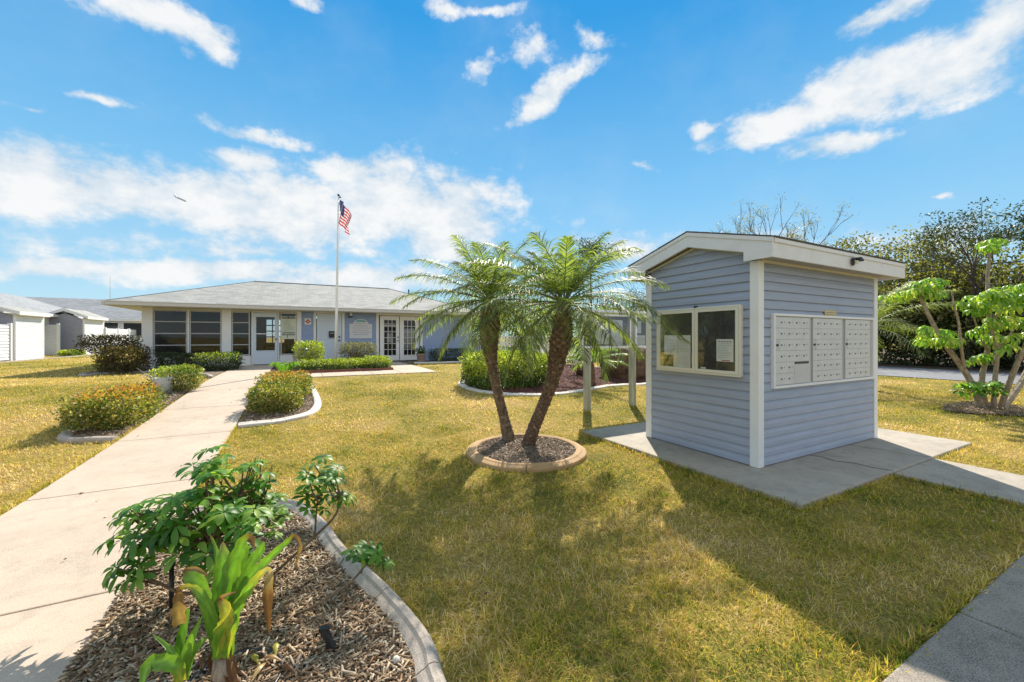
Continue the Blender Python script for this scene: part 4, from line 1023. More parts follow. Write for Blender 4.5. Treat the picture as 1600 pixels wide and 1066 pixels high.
# flag: 13 stripes, canton with stars, hanging in folds
right = Vector((CA, -SA, 0)); back = Vector((SA, CA, 0))
nu, nv = 44, 26; HH, LL = .80, 1.35; Vf = []; Ff = []; Mi = []
def fpos(u, v):           # u along the fly, v down the hoist
    dro = u*LL
    out = .62*(1-math.exp(-dro*1.0))*(1-.15*v)+.05*sin(u*11+v*2)
    zz = top.z-.10-v*HH*(1-.25*u)-dro*.42*(1+.2*u)
    fold = .10*sin(u*16+v*3.0)*(.3+u)
    return top+Vector((0, 0, zz-top.z))+right*(out-.10*v*sin(u*3)*1.1)+back*fold
for i in range(nu+1):
    for j in range(nv+1): Vf.append(fpos(i/nu, j/nv))
for i in range(nu):
    for j in range(nv):
        Ff.append((i*(nv+1)+j, (i+1)*(nv+1)+j, (i+1)*(nv+1)+j+1, i*(nv+1)+j+1))
        Mi.append(2 if (i < nu*.4 and j < 14) else (0 if (j//2) % 2 == 0 else 1))
m_fr = M_leaf('flag_red_cloth', [(.42, .04, .06), (.46, .05, .07)], .35, .8, 1, (1.6, 1.2, 1.2)); m_fw = M_leaf('flag_white_cloth', [(.75, .75, .76), (.78, .78, .79)], .35, .8, 1, (1.1, 1.1, 1.1)); m_fb = M_leaf('flag_blue_cloth', [(.03, .05, .17), (.035, .06, .2)], .2, .8, 1, (1.2, 1.2, 1.4))
fl = fast('flag', Vf, Ff, [m_fr, m_fw, m_fb], None, Mi, True); tag(fl, 'stars and stripes flag hanging limp from the top of the flagpole', 'flag')
mb = MB()
for r in range(9):
    for c in range(6 if r % 2 == 0 else 5):
        u = .4*((c+.5+(.5 if r % 2 else 0))/6.0); v = (r+.8)/18.5; p = fpos(u, v); 
        for s in (-1, 1):
            q = p+back*s*.012; mb.add([q+right*.014*cos(a)+Vector((0, 0, .014*sin(a))) for a in [pi/2+2*pi*k/5*2 for k in range(5)]], [(0, 1, 2, 3, 4)])
mb.build('stars', m_fw, fl, recalc=False)

# ---------------------------------------------------------------- the two pygmy date palms
def frond(c, az, el0, L, droop, nl=46, ll=.20, rs=None, twist=0):
    """returns rachis points and leaflets"""
    rs = rs or random; n = 14; p = Vector(c); pts = [p.copy()]; el = el0; d = Vector((cos(az)*cos(el), sin(az)*cos(el), sin(el)))
    for i in range(n):
        el -= droop*(.35+1.3*(i/n))/n; a2 = az+twist*i/n
        d = Vector((cos(a2)*cos(el), sin(a2)*cos(el), sin(el))); p = p+d*(L/n); pts.append(p.copy())
    return pts
def palm(name, label, path, radii, L, nf, seed, crown_n=.9, tmat=None, elr=(-.62, 1.45), boots=True, leafmat=None):
    random.seed(seed); base = path[0]
    root = T(name, label, 'palm', Vector((base.x, base.y, gz(base.x, base.y))))
    P = catmull(path, 8); n = len(P); R = []
    for i in range(n):
        t = i/(n-1)*(len(radii)-1); k = min(int(t), len(radii)-2); R.append(radii[k]*(1-t+k)+radii[k+1]*(t-k))
    mb = MB(); mb.tube(P, R, 16, wob=.07); tr = mb.build('trunk', tmat or m_palmtrunk, root, smooth=True)
    # spiral of old leaf bases
    if boots:
        mb = MB(); Ls = [0]
        for a, b in zip(P, P[1:]): Ls.append(Ls[-1]+(b-a).length)
        tot = Ls[-1]; nb_ = int(tot/.0062); 
        for q in range(nb_):
            l = tot*(q+.5)/nb_; i = max(k for k in range(n) if Ls[k] <= l); i = min(i, n-2); f = (l-Ls[i])/(Ls[i+1]-Ls[i]); c = P[i].lerp(P[i+1], f); r = R[i]*(1-f)+R[i+1]*f
            t = (P[i+1]-P[i]).normalized(); a = t.cross(Vector((0, 1, 0))).normalized(); b = t.cross(a); ph = q*2.39996
            o = a*cos(ph)+b*sin(ph); s = t.cross(o); hi = l/tot
            out = (.010+.026*max(0, hi-.3))*random.uniform(.6, 1.5); ln = (.02+.022*hi)*random.uniform(.7, 1.3); w = (.018+.014*hi)*random.uniform(.7, 1.2)
            p = c+o*r*.93
            mb.add([p-s*w-t*.01, p+s*w-t*.01, p+s*w*.5+o*out+t*ln*.5, p-s*w*.5+o*out+t*ln*.5, p-s*w*.7+t*ln*1.2, p+s*w*.7+t*ln*1.2], [(0, 1, 2, 3), (3, 2, 5, 4), (1, 5, 2), (0, 3, 4)])
        mb.build('leaf_bases', m_boot, tr)
    topc = P[-1]; tdir = (P[-1]-P[-2]).normalized()
    st = MB(); LV = []; LF = []; off = 0
    for k in range(nf):
        t = k/(nf-1); az = k*2.39996+random.uniform(-.25, .25)
        el0 = elr[1]-(elr[1]-elr[0])*t**.85+random.uniform(-.12, .12)
        Lf = L*random.uniform(.85, 1.1)*(.62+.38*min(1,t/.35))*(1 if t < .8 else .92)
        pts = frond(topc+Vector((cos(az)*.03, sin(az)*.03, .02*(1-t))), az, el0, Lf, random.uniform(.75, 1.35)*(.6+.4*min(1, t*3))*(1 if t < .6 else .8), twist=random.uniform(-.35, .35))
        st.tube(pts, [.010*(1-.85*i/len(pts)) for i in range(len(pts))], 5, cap=False)
        nl = 60
        for j in range(nl):
            s = .13+.87*(j+.5)/nl; fi = s*(len(pts)-1); i = min(int(fi), len(pts)-2); c = pts[i].lerp(pts[i+1], fi-i); T_ = (pts[i+1]-pts[i]).normalized()
            side = T_.cross(Vector((0, 0, 1)))
            side = side.normalized() if side.length > .05 else Vector((cos(az+1.57), sin(az+1.57), 0)); upv = side.cross(T_).normalized()
            prof = sin(pi*min(1, (s*.92+.06)))**.55; ll = .27*L/1.25*prof*random.uniform(.7, 1.15)
            for sg in (-1, 1):
                fw = .4+.8*s+random.uniform(-.22, .22); D = (side*sg+T_*fw+upv*random.uniform(-.15, .45)).normalized()
                Sd = D.cross(upv+side*sg*.6).normalized(); w = .0080*random.uniform(.8, 1.2)*min(1.4,L/1.25)
                D2 = (D+Vector((random.uniform(-.12, .12), random.uniform(-.12, .12), -random.uniform(.35, 1.3)))).normalized()
                m_ = c+D*ll*.5; e = m_+D2*ll*.5
                LV += [c-Sd*w*.4, c+Sd*w*.4, m_+Sd*w*.6, m_-Sd*w*.6, e+Sd*w*.1, e-Sd*w*.1]
                LF += [(off, off+1, off+2, off+3), (off+3, off+2, off+4, off+5)]; off += 6
    cr = fast('crown', LV, LF, leafmat or m_frond, root)
    st.build('frond_stalks', m_stalk, root, smooth=True, recalc=False)
    return root
lp = [G(797, 692)]+[C(*a) for a in ((788, 655, 5.50), (777, 610, 5.48), (769, 570, 5.46), (765, 535, 5.45), (765, 508, 5.45), (765, 488, 5.45), (765, 470, 5.45))]
palm('pygmy_palm', 'left of two slender palms in the ochre ring, trunk leaning left', lp, [.095, .068, .062, .068, .12, .145, .105, .06], 1.28, 46, 3, tmat=m_palmtrunk2)
rp = [G(824, 698)]+[C(*a) for a in ((836, 664, 5.14), (850, 630, 5.06), (863, 595, 4.98), (870, 562, 4.92), (876, 532, 4.86), (879, 508, 4.82), (880, 490, 4.8), (881, 474, 4.8))]
palm('pygmy_palm', 'right of two palms in the ochre ring, thick scarred trunk leaning right', rp, [.098, .076, .074, .08, .105, .132, .108, .075, .05], 1.32, 46, 5)
# debris of roots by the left palm
# palm behind the kiosk
bp = Vector((14.0, 5.3, gz(14, 5.3)))
palm('feather_palm', 'feathery palm arching out from behind the right end of the kiosk', [bp, bp+Vector((0, 0, .7)), bp+Vector((.05, 0, 1.3)), bp+Vector((.08, 0, 1.75))], [.10, .09, .08, .06], 2.4, 22, 9, elr=(-.2, 1.3), boots=False, tmat=m_palmtrunk2)

# ---------------------------------------------------------------- umbrella tree (right)
def whorl(LV, LF, c, nrm, n, L, W, droop, rs, wprof=(.15, .62, .98, .95, .22)):
    nrm = nrm.normalized(); a = nrm.cross(Vector((0, 0, 1)) if abs(nrm.z) < .95 else Vector((1, 0, 0))).normalized(); b = nrm.cross(a); ph0 = rs.uniform(0, 6)
    for k in range(n):
        ph = ph0+2*pi*k/n+rs.uniform(-.15, .15); o = a*cos(ph)+b*sin(ph); s = nrm.cross(o)
        Lk = L*rs.uniform(.8, 1.15); Wk = W*rs.uniform(.85, 1.15); el = rs.uniform(.05, .45); p = Vector(c)+o*L*.10; off = len(LV)
        wp = wprof; m = 4; fold = .22
        for i in range(m+1):
            e = el-droop*i/m; d = o*cos(e)+nrm*sin(e)
            if i: p = p+d*Lk/m
            u = (o*-sin(e)+nrm*cos(e)); w = Wk*.5*wp[i]
            LV += [p-s*w+u*w*fold, p, p+s*w+u*w*fold]
        for i in range(m):
            q = off+i*3; LF += [(q, q+1, q+4, q+3), (q+1, q+2, q+5, q+4)]
ut = G(1548, 641); rs = random.Random(21)
uroot = T('umbrella_tree', 'multi-stemmed umbrella tree with bright drooping leaf clusters on bare tan limbs', 'tree', ut)
D0 = ut.x*SA+ut.y*CA
mb = MB()
limbs = [[(1532, 636, 0), (1524, 612, 0), (1507, 580, 0), (1478, 540, .1), (1456, 503, .2), (1444, 478, .25), (1437, 462, .3)],
         [(1508, 582, 0), (1503, 550, -.1), (1498, 505, -.15), (1490, 475, -.2), (1488, 458, -.2)],
         [(1540, 640, .1), (1534, 595, .1), (1543, 548, .2), (1546, 500, .2), (1543, 440, .3), (1545, 410, .3), (1548, 384, .3)],
         [(1552, 641, 0), (1555, 590, -.1), (1558, 545, -.2), (1550, 512, -.3), (1562, 486, -.3)],
         [(1562, 640, 0), (1583, 583, -.2), (1600, 545, -.3), (1622, 500, -.3), (1640, 470, -.3)],
         [(1566, 642, 0), (1596, 600, .2), (1622, 560, .3), (1660, 520, .4)],
         [(1558, 641, .2), (1585, 610, .4), (1612, 560, .6), (1630, 510, .6)],
         [(1543, 548, .2), (1530, 520, .1), (1520, 492, 0)], [(1558, 545, -.2), (1572, 530, -.2), (1592, 505, -.1)]]
rad = [.062, .028, .052, .044, .05, .05, .04, .024, .024]
for L_, r in zip(limbs, rad):
    pts = catmull([C(a, b, D0+c) for (a, b, c) in L_], 4); pts[0].z = max(pts[0].z, 0)-.02 if L_[0][1] > 630 else pts[0].z
    mb.tube(pts, [r*(1-.62*i/len(pts)) for i in range(len(pts))], 9, wob=.06)
mb.build('trunk', m_bark, uroot, smooth=True)
LV = []; LF = []
cl_ = [(1451, 448, .3, 27, 14, 26), (1398, 461, .3, 15, 9, 9), (1425, 455, .3, 18, 10, 10), (1456, 523, .1, 25, 14, 18), (1484, 527, 0, 12, 9, 7), (1520, 474, 0, 27, 13, 20), (1562, 468, -.3, 34, 18, 30), (1597, 456, -.3, 26, 20, 24), (1551, 380, .3, 21, 10, 18), (1539, 521, .1, 24, 12, 14), (1566, 535, -.2, 20, 12, 12), (1524, 562, .1, 20, 13, 12), (1596, 512, -.1, 22, 20, 16), (1640, 470, -.3, 40, 26, 24), (1640, 515, .4, 30, 20, 16), (1566, 500, -.3, 22, 10, 12)]
for (px, py, dd_, rx, ry, n) in cl_:
    for k in range(int(n*.72)):
        a = rs.uniform(0, 6.28); q = sqrt(rs.random()); c = C(px+rx*q*cos(a), py+ry*q*sin(a), D0+dd_+rs.uniform(-.25, .25))
        whorl(LV, LF, c, Vector((rs.uniform(-.5, .5), rs.uniform(-.5, .5), 1)), rs.randint(9, 12), .185, .046, 1.95, rs)
fast('crown', LV, LF, m_schy, uroot)
LV = []; LF = []
for k in range(26):
    c = C(1529+rs.uniform(-34, 34), 606+rs.uniform(-9, 9), D0-.25+rs.uniform(-.2, .2)); whorl(LV, LF, c, Vector((rs.uniform(-.5, .5), rs.uniform(-.5, .5), 1)), 9, .13, .045, 1.0, rs)
fast('low_foliage', LV, LF, m_sch, uroot)

# ---------------------------------------------------------------- foreground umbrella shrub
rs = random.Random(4)
fs = T('umbrella_shrub', 'glossy green umbrella shrub sprawling over the mulch beside the path', 'shrub', G(372, 925))
LV = []; LF = []; mb = MB(); b0 = G(372, 925)
def stem(pts, r0, r1, mat=None):
    pts = catmull(pts, 5); mb.tube(pts, [r0+(r1-r0)*i/(len(pts)-1) for i in range(len(pts))], 7, wob=.05)
def cluster(px, py, d, rx, ry, rz, n, L=.085, anchor=None):
    for k in range(int(n*.72)):
        a = rs.uniform(0, 6.28); q = sqrt(rs.random()); c = C(px+rx*q*cos(a), py+ry*q*sin(a), d+rs.uniform(-rz, rz))
        nr = (c-b0).normalized()*.9+Vector((rs.uniform(-.4, .4), rs.uniform(-.4, .4), .7))
        whorl(LV, LF, c, nr, rs.randint(6, 8), L*rs.uniform(.75, 1.1), L*.36, .9, rs)
        if anchor and rs.random() < .75:
            an = anchor+Vector((rs.uniform(-.03, .03), rs.uniform(-.03, .03), rs.uniform(-.03, .03))); mb.tube([an, an.lerp(c, .55)+Vector((0, 0, -.02)), c], [.006, .0045, .003], 5, cap=False)
A = C(330, 850, 2.1); B_ = C(250, 830, 2.1); D_ = C(370, 780, 2.25)
stem([b0, C(350, 900, 2.08), A, C(325, 790, 2.15), C(335, 740, 2.2)], .018, .007); stem([b0, C(330, 915, 2.0), C(290, 928, 1.95), C(250, 912, 1.92), C(214, 897, 1.9)], .011, .006)
stem([C(350, 900, 2.08), C(300, 860, 2.1), B_, C(215, 800, 2.1)], .013, .006); stem([b0, C(390, 860, 2.2), D_, C(400, 740, 2.3)], .014, .005)
cluster(215, 893, 1.92, 42, 20, .06, 11, anchor=C(240, 905, 1.92)); cluster(205, 830, 2.05, 42, 26, .10, 13, anchor=B_); cluster(250, 845, 2.05, 45, 32, .12, 14, anchor=B_)
cluster(235, 795, 2.1, 50, 22, .12, 20, anchor=B_); cluster(300, 810, 2.12, 55, 45, .16, 40, anchor=A); cluster(345, 770, 2.22, 52, 40, .16, 40, anchor=A); cluster(325, 725, 2.28, 38, 22, .12, 14, anchor=D_)
cluster(365, 815, 2.1, 45, 32, .14, 26, anchor=A); cluster(340, 865, 2.0, 50, 25, .12, 12, anchor=A); cluster(385, 745, 2.32, 30, 26, .12, 15, anchor=D_); cluster(405, 790, 2.3, 30, 24, .12, 12, anchor=D_)
cluster(335, 702, 2.3, 12, 6, .05, 3, .07, anchor=D_)
for k in range(16):   # bare trimmed twigs
    a = C(385+rs.uniform(-20, 25), 800+rs.uniform(-20, 20), 2.35); e = C(405+rs.uniform(-25, 28), 735+rs.uniform(-22, 22), 2.4+rs.uniform(-.1, .1)); mb.tube([a, a.lerp(e, .5)+Vector((rs.uniform(-.02, .02), 0, 0)), e], [.0045, .004, .0025], 5)
cluster(425, 775, 2.4, 22, 20, .1, 6, .065, anchor=D_); cluster(445, 800, 2.4, 28, 16, .1, 7, .07, anchor=D_); cluster(420, 825, 2.3, 30, 20, .1, 8, .065, anchor=A)
fast('foliage', LV, LF, m_sch, fs); mb.build('stems', m_twig, fs, smooth=True)
# side shoot that leans over the kerb
LV = []; LF = []; mb = MB(); b1 = G(420, 905)
s2 = T('umbrella_shrub', 'upright glossy green sprig on a thin bent stem above the kerb', 'shrub', b1)
stem([b1, C(455, 872, 2.3), C(492, 838, 2.35), C(522, 808, 2.35), C(531, 783, 2.35), C(528, 765, 2.35)], .009, .005); stem([C(492, 838, 2.35), C(494, 805, 2.36), C(497, 775, 2.36)], .006, .004)
cluster(490, 760, 2.36, 24, 26, .08, 18, .075, anchor=C(497, 780, 2.36)); cluster(515, 735, 2.36, 18, 16, .07, 9, .07, anchor=C(526, 768, 2.35)); cluster(534, 768, 2.35, 18, 16, .06, 8, .065, anchor=C(528, 772, 2.35)); cluster(500, 722, 2.36, 14, 10, .05, 4, .065, anchor=C(526, 768, 2.35)); cluster(495, 792, 2.36, 26, 8, .06, 4, .06)
fast('foliage', LV, LF, m_sch, s2); mb.build('stems', m_twig, s2, smooth=True)
LV = []; LF = []; mb = MB(); b2 = G(425, 972)
s3 = T('umbrella_shrub', 'small leaf tuft on a long low stem crossing the grey kerb', 'shrub', b2)
stem([b2, C(475, 955, 2.02), C(520, 930, 2.05), C(550, 908, 2.08), C(572, 882, 2.1)], .008, .005)
cluster(573, 862, 2.1, 26, 11, .06, 12, .065, anchor=C(572, 882, 2.1)); cluster(600, 880, 2.12, 10, 6, .04, 3, .05)
fast('foliage', LV, LF, m_sch, s3); mb.build('stems', m_twig, s3, smooth=True)
# yellow-green undergrowth in the near bed
LV = []; LF = []; mb = MB(); b3 = G(505, 885)

# ---------------------------------------------------------------- potted crinum lilies
def strap(V, F, TN, pts, ws, cols, fold=.25, nrm=None):
    P = catmull(pts, 6); n = len(P); off = len(V)
    for i, p in enumerate(P):
        t = i/(n-1); T_ = (P[min(i+1, n-1)]-P[max(i-1, 0)]).normalized()
        view = (p-Vector((0, 0, HC))).normalized() if nrm is None else nrm
        s = T_.cross(view).normalized(); u = T_.cross(s).normalized()
        k = t*(len(ws)-1); a = min(int(k), len(ws)-2); w = .86*(ws[a]*(1-k+a)+ws[a+1]*(k-a))
        k = t*(len(cols)-1); a = min(int(k), len(cols)-2); c = [cols[a][q]*(1-k+a)+cols[a+1][q]*(k-a) for q in range(3)]
        wob = 1+.10*sin(i*1.7)+.08*sin(i*3.1+len(V))
        for q, j in enumerate((-1, -.5, 0, .5, 1)):
            V.append(p+s*(w*.5*j*wob)+u*(w*fold*(j*j))); sh = (1.25 if j == 0 else 1)*(1+.12*sin(i*2.3+j*5+len(V)))
            ed = 1 if abs(j) < 1 else 1.15
            TN.append((min(1, c[0]*sh*ed), min(1, c[1]*sh), c[2]*sh, 1))
    for i in range(n-1):
        for j in range(4): q = off+i*5+j; F.append((q, q+1, q+6, q+5))
g1 = (.10, .24, .03); g2 = (.17, .33, .045); gy = (.42, .40, .06); br = (.16, .075, .03); bl = (.29, .18, .09); tan_ = (.50, .38, .22)
def cc(x, y, d): return C(140+x/4.332, 820+y/4.332, d)
pot_c = C(362, 1072, 1.62)
lily = T('potted_lily', 'broad strap-leaved lily with browned drooping tips in a black pot', 'plant', Vector((pot_c.x, pot_c.y, 0)))
V = []; F = []; TN = []
L_ = [([(885, 900, 1.62), (862, 640, 1.62), (885, 380, 1.63), (905, 215, 1.64), (900, 118, 1.66)], [.05, .055, .06, .05, .004], [gy, g1, g1, g2, bl]),
      ([(900, 880, 1.64), (925, 560, 1.66), (970, 320, 1.68), (1030, 130, 1.70), (1085, 90, 1.70), (1112, 150, 1.69)], [.05, .055, .06, .055, .035, .01], [gy, g1, g2, g2, br, br]),
      ([(915, 860, 1.66), (985, 560, 1.70), (1075, 300, 1.74), (1150, 180, 1.77), (1180, 115, 1.78)], [.04, .05, .052, .05, .006], [g1, g1, g2, g2, g2]),
      ([(930, 820, 1.64), (1040, 420, 1.68), (1180, 260, 1.70), (1320, 130, 1.72), (1385, 80, 1.72), (1425, 150, 1.71), (1390, 290, 1.70)], [.045, .045, .04, .028, .022, .02, .004], [g1, g1, g2, g2, br, bl, br]),
      ([(935, 880, 1.60), (985, 600, 1.60), (1075, 440, 1.60), (1150, 340, 1.61), (1215, 320, 1.61), (1205, 480, 1.60), (1215, 735, 1.58)], [.04, .045, .042, .03, .028, .045, .006], [g2, g2, g2, gy, tan_, br, br]),
      ([(870, 880, 1.60), (805, 580, 1.60), (745, 420, 1.60), (690, 340, 1.60), (640, 305, 1.60)], [.04, .05, .06, .07, .01], [g1, g2, g2, g2, br]),
      ([(640, 305, 1.60), (720, 300, 1.60), (800, 345, 1.61)], [.01, .02, .004], [br, bl, br]),
      ([(862, 850, 1.58), (830, 620, 1.57), (760, 470, 1.56), (680, 420, 1.55), (610, 440, 1.54), (600, 560, 1.54), (610, 675, 1.55)], [.035, .035, .03, .02, .02, .05, .045], [g1, g2, g2, gy, br, bl, bl]),
      ([(880, 890, 1.56), (885, 740, 1.55), (925, 640, 1.54), (915, 560, 1.54), (885, 505, 1.54), (930, 475, 1.54), (995, 455, 1.54)], [.05, .055, .055, .045, .025, .015, .004], [g2, g2, gy, gy, br, bl, br]),
      ([(900, 900, 1.57), (935, 760, 1.56), (975, 660, 1.56), (985, 600, 1.57)], [.045, .05, .035, .004], [g2, gy, g2, g2]),
      ([(905, 720, 1.70), (940, 480, 1.74), (1040, 260, 1.78), (1070, 130, 1.8)], [.045, .05, .04, .004], [g1, g1, g1, g2]),
      ([(870, 700, 1.68), (850, 420, 1.72), (860, 190, 1.76), (810, 60, 1.78)], [.02, .022, .02, .004], [g1, gy, g2, br])]
for pts, ws, cols in L_: strap(V, F, TN, [cc(*p) for p in pts], ws, cols)
fast('leaves', V, F, m_strap, lily, None, True, TN)
V = []; F = []; TN = []
r4 = random.Random(8)
for k in range(13):
    x = 880+r4.uniform(-55, 110); strap(V, F, TN, [cc(x, 770+r4.uniform(-20, 90), 1.60+r4.uniform(-.03, .03)), cc(x+r4.uniform(-25, 35), 930, 1.60), cc(x+r4.uniform(-50, 70), 1110, 1.58)], [.008, .03, .022], [bl, br if k % 2 else tan_, br], .3)
fast('dead_sheaths', V, F, M_attr('dry_sheath', .8, .15, (1, 1, 1)), lily, None, True, TN)
mb = MB(); base = Vector((pot_c.x, pot_c.y, -.095)); mb.lathe(base, [(0, .03), (.13, .03), (.165, .13), (.172, .15), (.182, .15), (.184, .135), (.17, .12), (.155, 0)], 40); mb.build('pot', m_black, lily, smooth=True)
mb = MB(); mb.lathe(base, [(0, .115), (.16, .11)], 24); mb.build('soil', m_mulch, lily)
tp = cc(890, 900, 1.6); mb = MB(); mb.tube([base+Vector((0, 0, .1)), Vector((tp.x, tp.y, .12)), tp], [.04, .036, .028], 10, wob=.1); mb.build('stem', m_bark, lily, smooth=True)
s0 = cc(615, 1075, 1.52); sb = Vector((s0.x, s0.y, 0))
sm_ = T('lily_offset', 'small low lily clump left of the potted lily', 'plant', sb)
V = []; F = []; TN = []
for pts, ws, cols in [([(600, 1080, 1.50), (590, 950, 1.52), (540, 840, 1.54), (430, 745, 1.56)], [.03, .032, .022, .003], [gy, g1, g2, g2]),
        ([(605, 1060, 1.53), (600, 880, 1.56), (630, 720, 1.58), (662, 570, 1.6)], [.03, .04, .035, .02], [g1, g1, g1, g2]),
        ([(625, 1050, 1.52), (650, 890, 1.53), (700, 750, 1.54), (762, 615, 1.56)], [.035, .04, .03, .003], [g2, g2, g2, g2]),
        ([(640, 1050, 1.52), (675, 910, 1.54), (730, 820, 1.56), (812, 750, 1.58)], [.03, .035, .032, .004], [g1, g2, g2, g2]),
        ([(625, 1060, 1.50), (590, 960, 1.49), (490, 930, 1.47), (400, 950, 1.45), (350, 1080, 1.42)], [.03, .05, .06, .055, .01], [gy, g2, g2, g2, g2])]:
    strap(V, F, TN, [cc(*p) for p in pts], ws, cols)
fast('leaves', V, F, m_strap, sm_, None, True, TN)
mb = MB(); mb.tube([sb, s0.lerp(sb, .4), s0], [.03, .03, .02], 8, wob=.1); mb.build('stem', m_bark, sm_, smooth=True)
# black garden spotlight stake and black pipe, white stone
p = G(527, 1032)
mb = MB(); q = C(507, 983, (p.x*SA+p.y*CA)+.02); mb.obox((p+q)/2, (q-p)/2, right*.014, back*.012); mb.obox(q+right*-.0, right*.022, Vector((0, 0, .008)), back*.012); mb.tube([q-right*.018, q-right*.016-Vector((0, 0, .03)), p.lerp(q, .45)], .003, 5)
tag(mb.build('ground_stake', m_black, bevel=.002), 'black plastic ground stake tilted in the mulch near the kerb', 'stake')
p = G(268, 965); q = C(274, 885, p.x*SA+p.y*CA); mb = MB(); mb.tube([p-Vector((0, 0, .03)), Vector((p.x, p.y, q.z))], .011, 10); mb.tube([Vector((p.x, p.y, q.z)), Vector((p.x, p.y, q.z+.018))], .017, 10)
tag(mb.build('black_pipe', m_black, smooth=True), 'short black upright pipe under the umbrella shrub', 'pipe')
p = G(619, 1035, .04); mb = MB(); mb.lathe(p+Vector((0, 0, .045)), [(0, .017), (.011, .013), (.017, .004), (.016, -.006), (.009, -.015), (0, -.017)], 12); tag(mb.build('pebble', m_kerbw, smooth=True), 'small pale round pebble on the mulch inside the kerb', 'pebble')
# dry leaves lying in the bed
V = []; F = []; TN = []
for (x, y, c) in ((1115, 925, gy), (1260, 860, gy), (1230, 930, bl), (1340, 1000, br), (760, 950, br), (300, 760, br), (1150, 1010, tan_), (1000, 1020, br)):
    p = G(140+x/4.332, 820+y/4.332, .05)+Vector((0, 0, .055)); a = r4.uniform(0, 6); d = Vector((cos(a), sin(a), 0))*.05
    strap(V, F, TN, [p-d, p+Vector((0, 0, .02)), p+d], [.004, .03, .004], [c, c, br], .2, Vector((0, 0, 1)))
q = fast('dry_leaves', V, F, m_strap, None, None, True, TN); q['kind'] = 'stuff'

# ---------------------------------------------------------------- shrubs and hedges
def gp(px, py, dy=0): g = G(px, py); return g
def box_shrub(px0, px1, pyb, pyt, depth, **k):
    pm = (px0+px1)/2; g = G(pm, pyb); d = g.x*SA+g.y*CA
    w = (px1-px0)/FOC*d; h = C(pm, pyt, d).z-g.z
    return g, d, w, h
# left bed of the walk
g_, d, w, h = box_shrub(134, 264, 683, 614, 1); c = Vector((g_.x-.02, g_.y+.85, gz(g_.x, g_.y)))
shrub('bush', 'rounded clipped bush with orange and rust leaf tips left of the path', 'shrub', Vector((-2.50, 8.4, gz(-2.5, 8.4))), (.84, 1.7, .50), [m_rusty, M_leaf('orange_leaf_tip', [(.35, .12, .03), (.5, .22, .05), (.35, .30, .06)], .35, .45)], 14000, .040, .5, seed=3, mix=.95, amp=.12, fill=.5)
shrub('bush', 'yellow-green bush beside the white bucket left of the path', 'shrub', Vector((-2.40, 11.3, gz(-2.4, 11.3))), (.85, 1.0, .55), [m_rusty, m_hedgeg], 4200, .045, .3, seed=4, mix=.6)
# bucket with dry twigs
bk = G(254, 616); bkt = T('bucket', 'white plastic bucket full of dry twigs behind the rust bush', 'bucket', bk)
mb = MB(); mb.lathe(bk, [(0, .01), (.15, .01), (.175, .32), (.19, .34), (.18, .35), (.165, .33), (.14, .05)], 20); mb.build('body', m_white, bkt, smooth=True)
mb = MB()
for k in range(26):
    a = rs.uniform(0, 6.28); mb.tube([bk+Vector((.08*cos(a), .08*sin(a), .2)), bk+Vector((.25*cos(a), .25*sin(a), .42)), bk+Vector((.5*cos(a)*rs.uniform(.5, 1), .5*sin(a), rs.uniform(.35, .62)))], [.006, .004, .002], 4)
mb.build('twigs', M_plain('grey_dry_twig', (.42, .37, .32), .8), bkt)
# right bed of the walk
shrub('bush', 'nearer rust-tinged bush inside the white kerb right of the path', 'shrub', Vector((-.36, 8.35, gz(-.3, 8.35))), (.80, .95, .46), [m_rusty, m_rusty], 8000, .040, .45, seed=6)
shrub('bush', 'longer rust-tinged bush at the back of the white kerb bed', 'shrub', Vector((-.26, 9.75, gz(-.2, 9.75))), (.92, 1.4, .48), [m_rusty, M_leaf('orange_leaf_tip_b', [(.30, .12, .03), (.42, .24, .06), (.3, .3, .07)], .35, .45)], 10000, .040, .45, seed=7, mix=.92, amp=.16)
LV = []; LF = []; g9 = Vector((-.3, 10.9, gz(-.3, 10.9))); s9 = T('young_banana', 'small pale green broad-leaved plant behind the rust bushes', 'plant', g9); V = []; F = []; TN = []
for k in range(9):
    a = k*.75; d_ = Vector((cos(a), sin(a), 0)); strap(V, F, TN, [g9+Vector((0, 0, .05)), g9+d_*.08+Vector((0, 0, .38)), g9+d_*.22+Vector((0, 0, .58)), g9+d_*.33+Vector((0, 0, .52))], [.04, .08, .09, .01], [g1, g1, g2, g2], .15)
fast('leaves', V, F, m_strap, s9, None, True, TN)
mb = MB(); mb.tube([g9, g9+Vector((.3, 0, .95))], [.03, .02], 7); mb.build('stem', m_bark, s9)
# clubhouse hedges
def hedge_at(name, label, px0, px1, pyt, Yc, dep, mat, n, leaf=.045, seed=1, box=.75, **k):
    x0, _ = WY(px0, 560, Yc-dep/2); x1, _ = WY(px1, 560, Yc-dep/2); zt_ = WY((px0+px1)/2, pyt, Yc-dep/4)[1]; xm_ = (x0+x1)/2; g0 = gz(xm_, Yc)
    return shrub(name, label, 'hedge', Vector((xm_, Yc, g0)), (x1-x0, dep, zt_-g0), mat, n, leaf, box, seed=seed, **k)
hedge_at('hedge', 'dark clipped hedge block against the white corner column', 239, 279, 552, 17.7, .9, m_hedged, 3600, seed=11)
hedge_at('hedge', 'small dark clipped hedge between two larger ones under the windows', 277, 301, 553, 17.5, .8, m_hedged, 2400, seed=12)
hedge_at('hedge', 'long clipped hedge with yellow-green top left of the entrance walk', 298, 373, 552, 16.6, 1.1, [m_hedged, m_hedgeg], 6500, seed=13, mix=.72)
hedge_at('shrub', 'large dark bronze shrub left of the white corner column', 140, 221, 541, 16.9, 1.3, m_redleaf, 6500, .055, seed=14, box=.5)
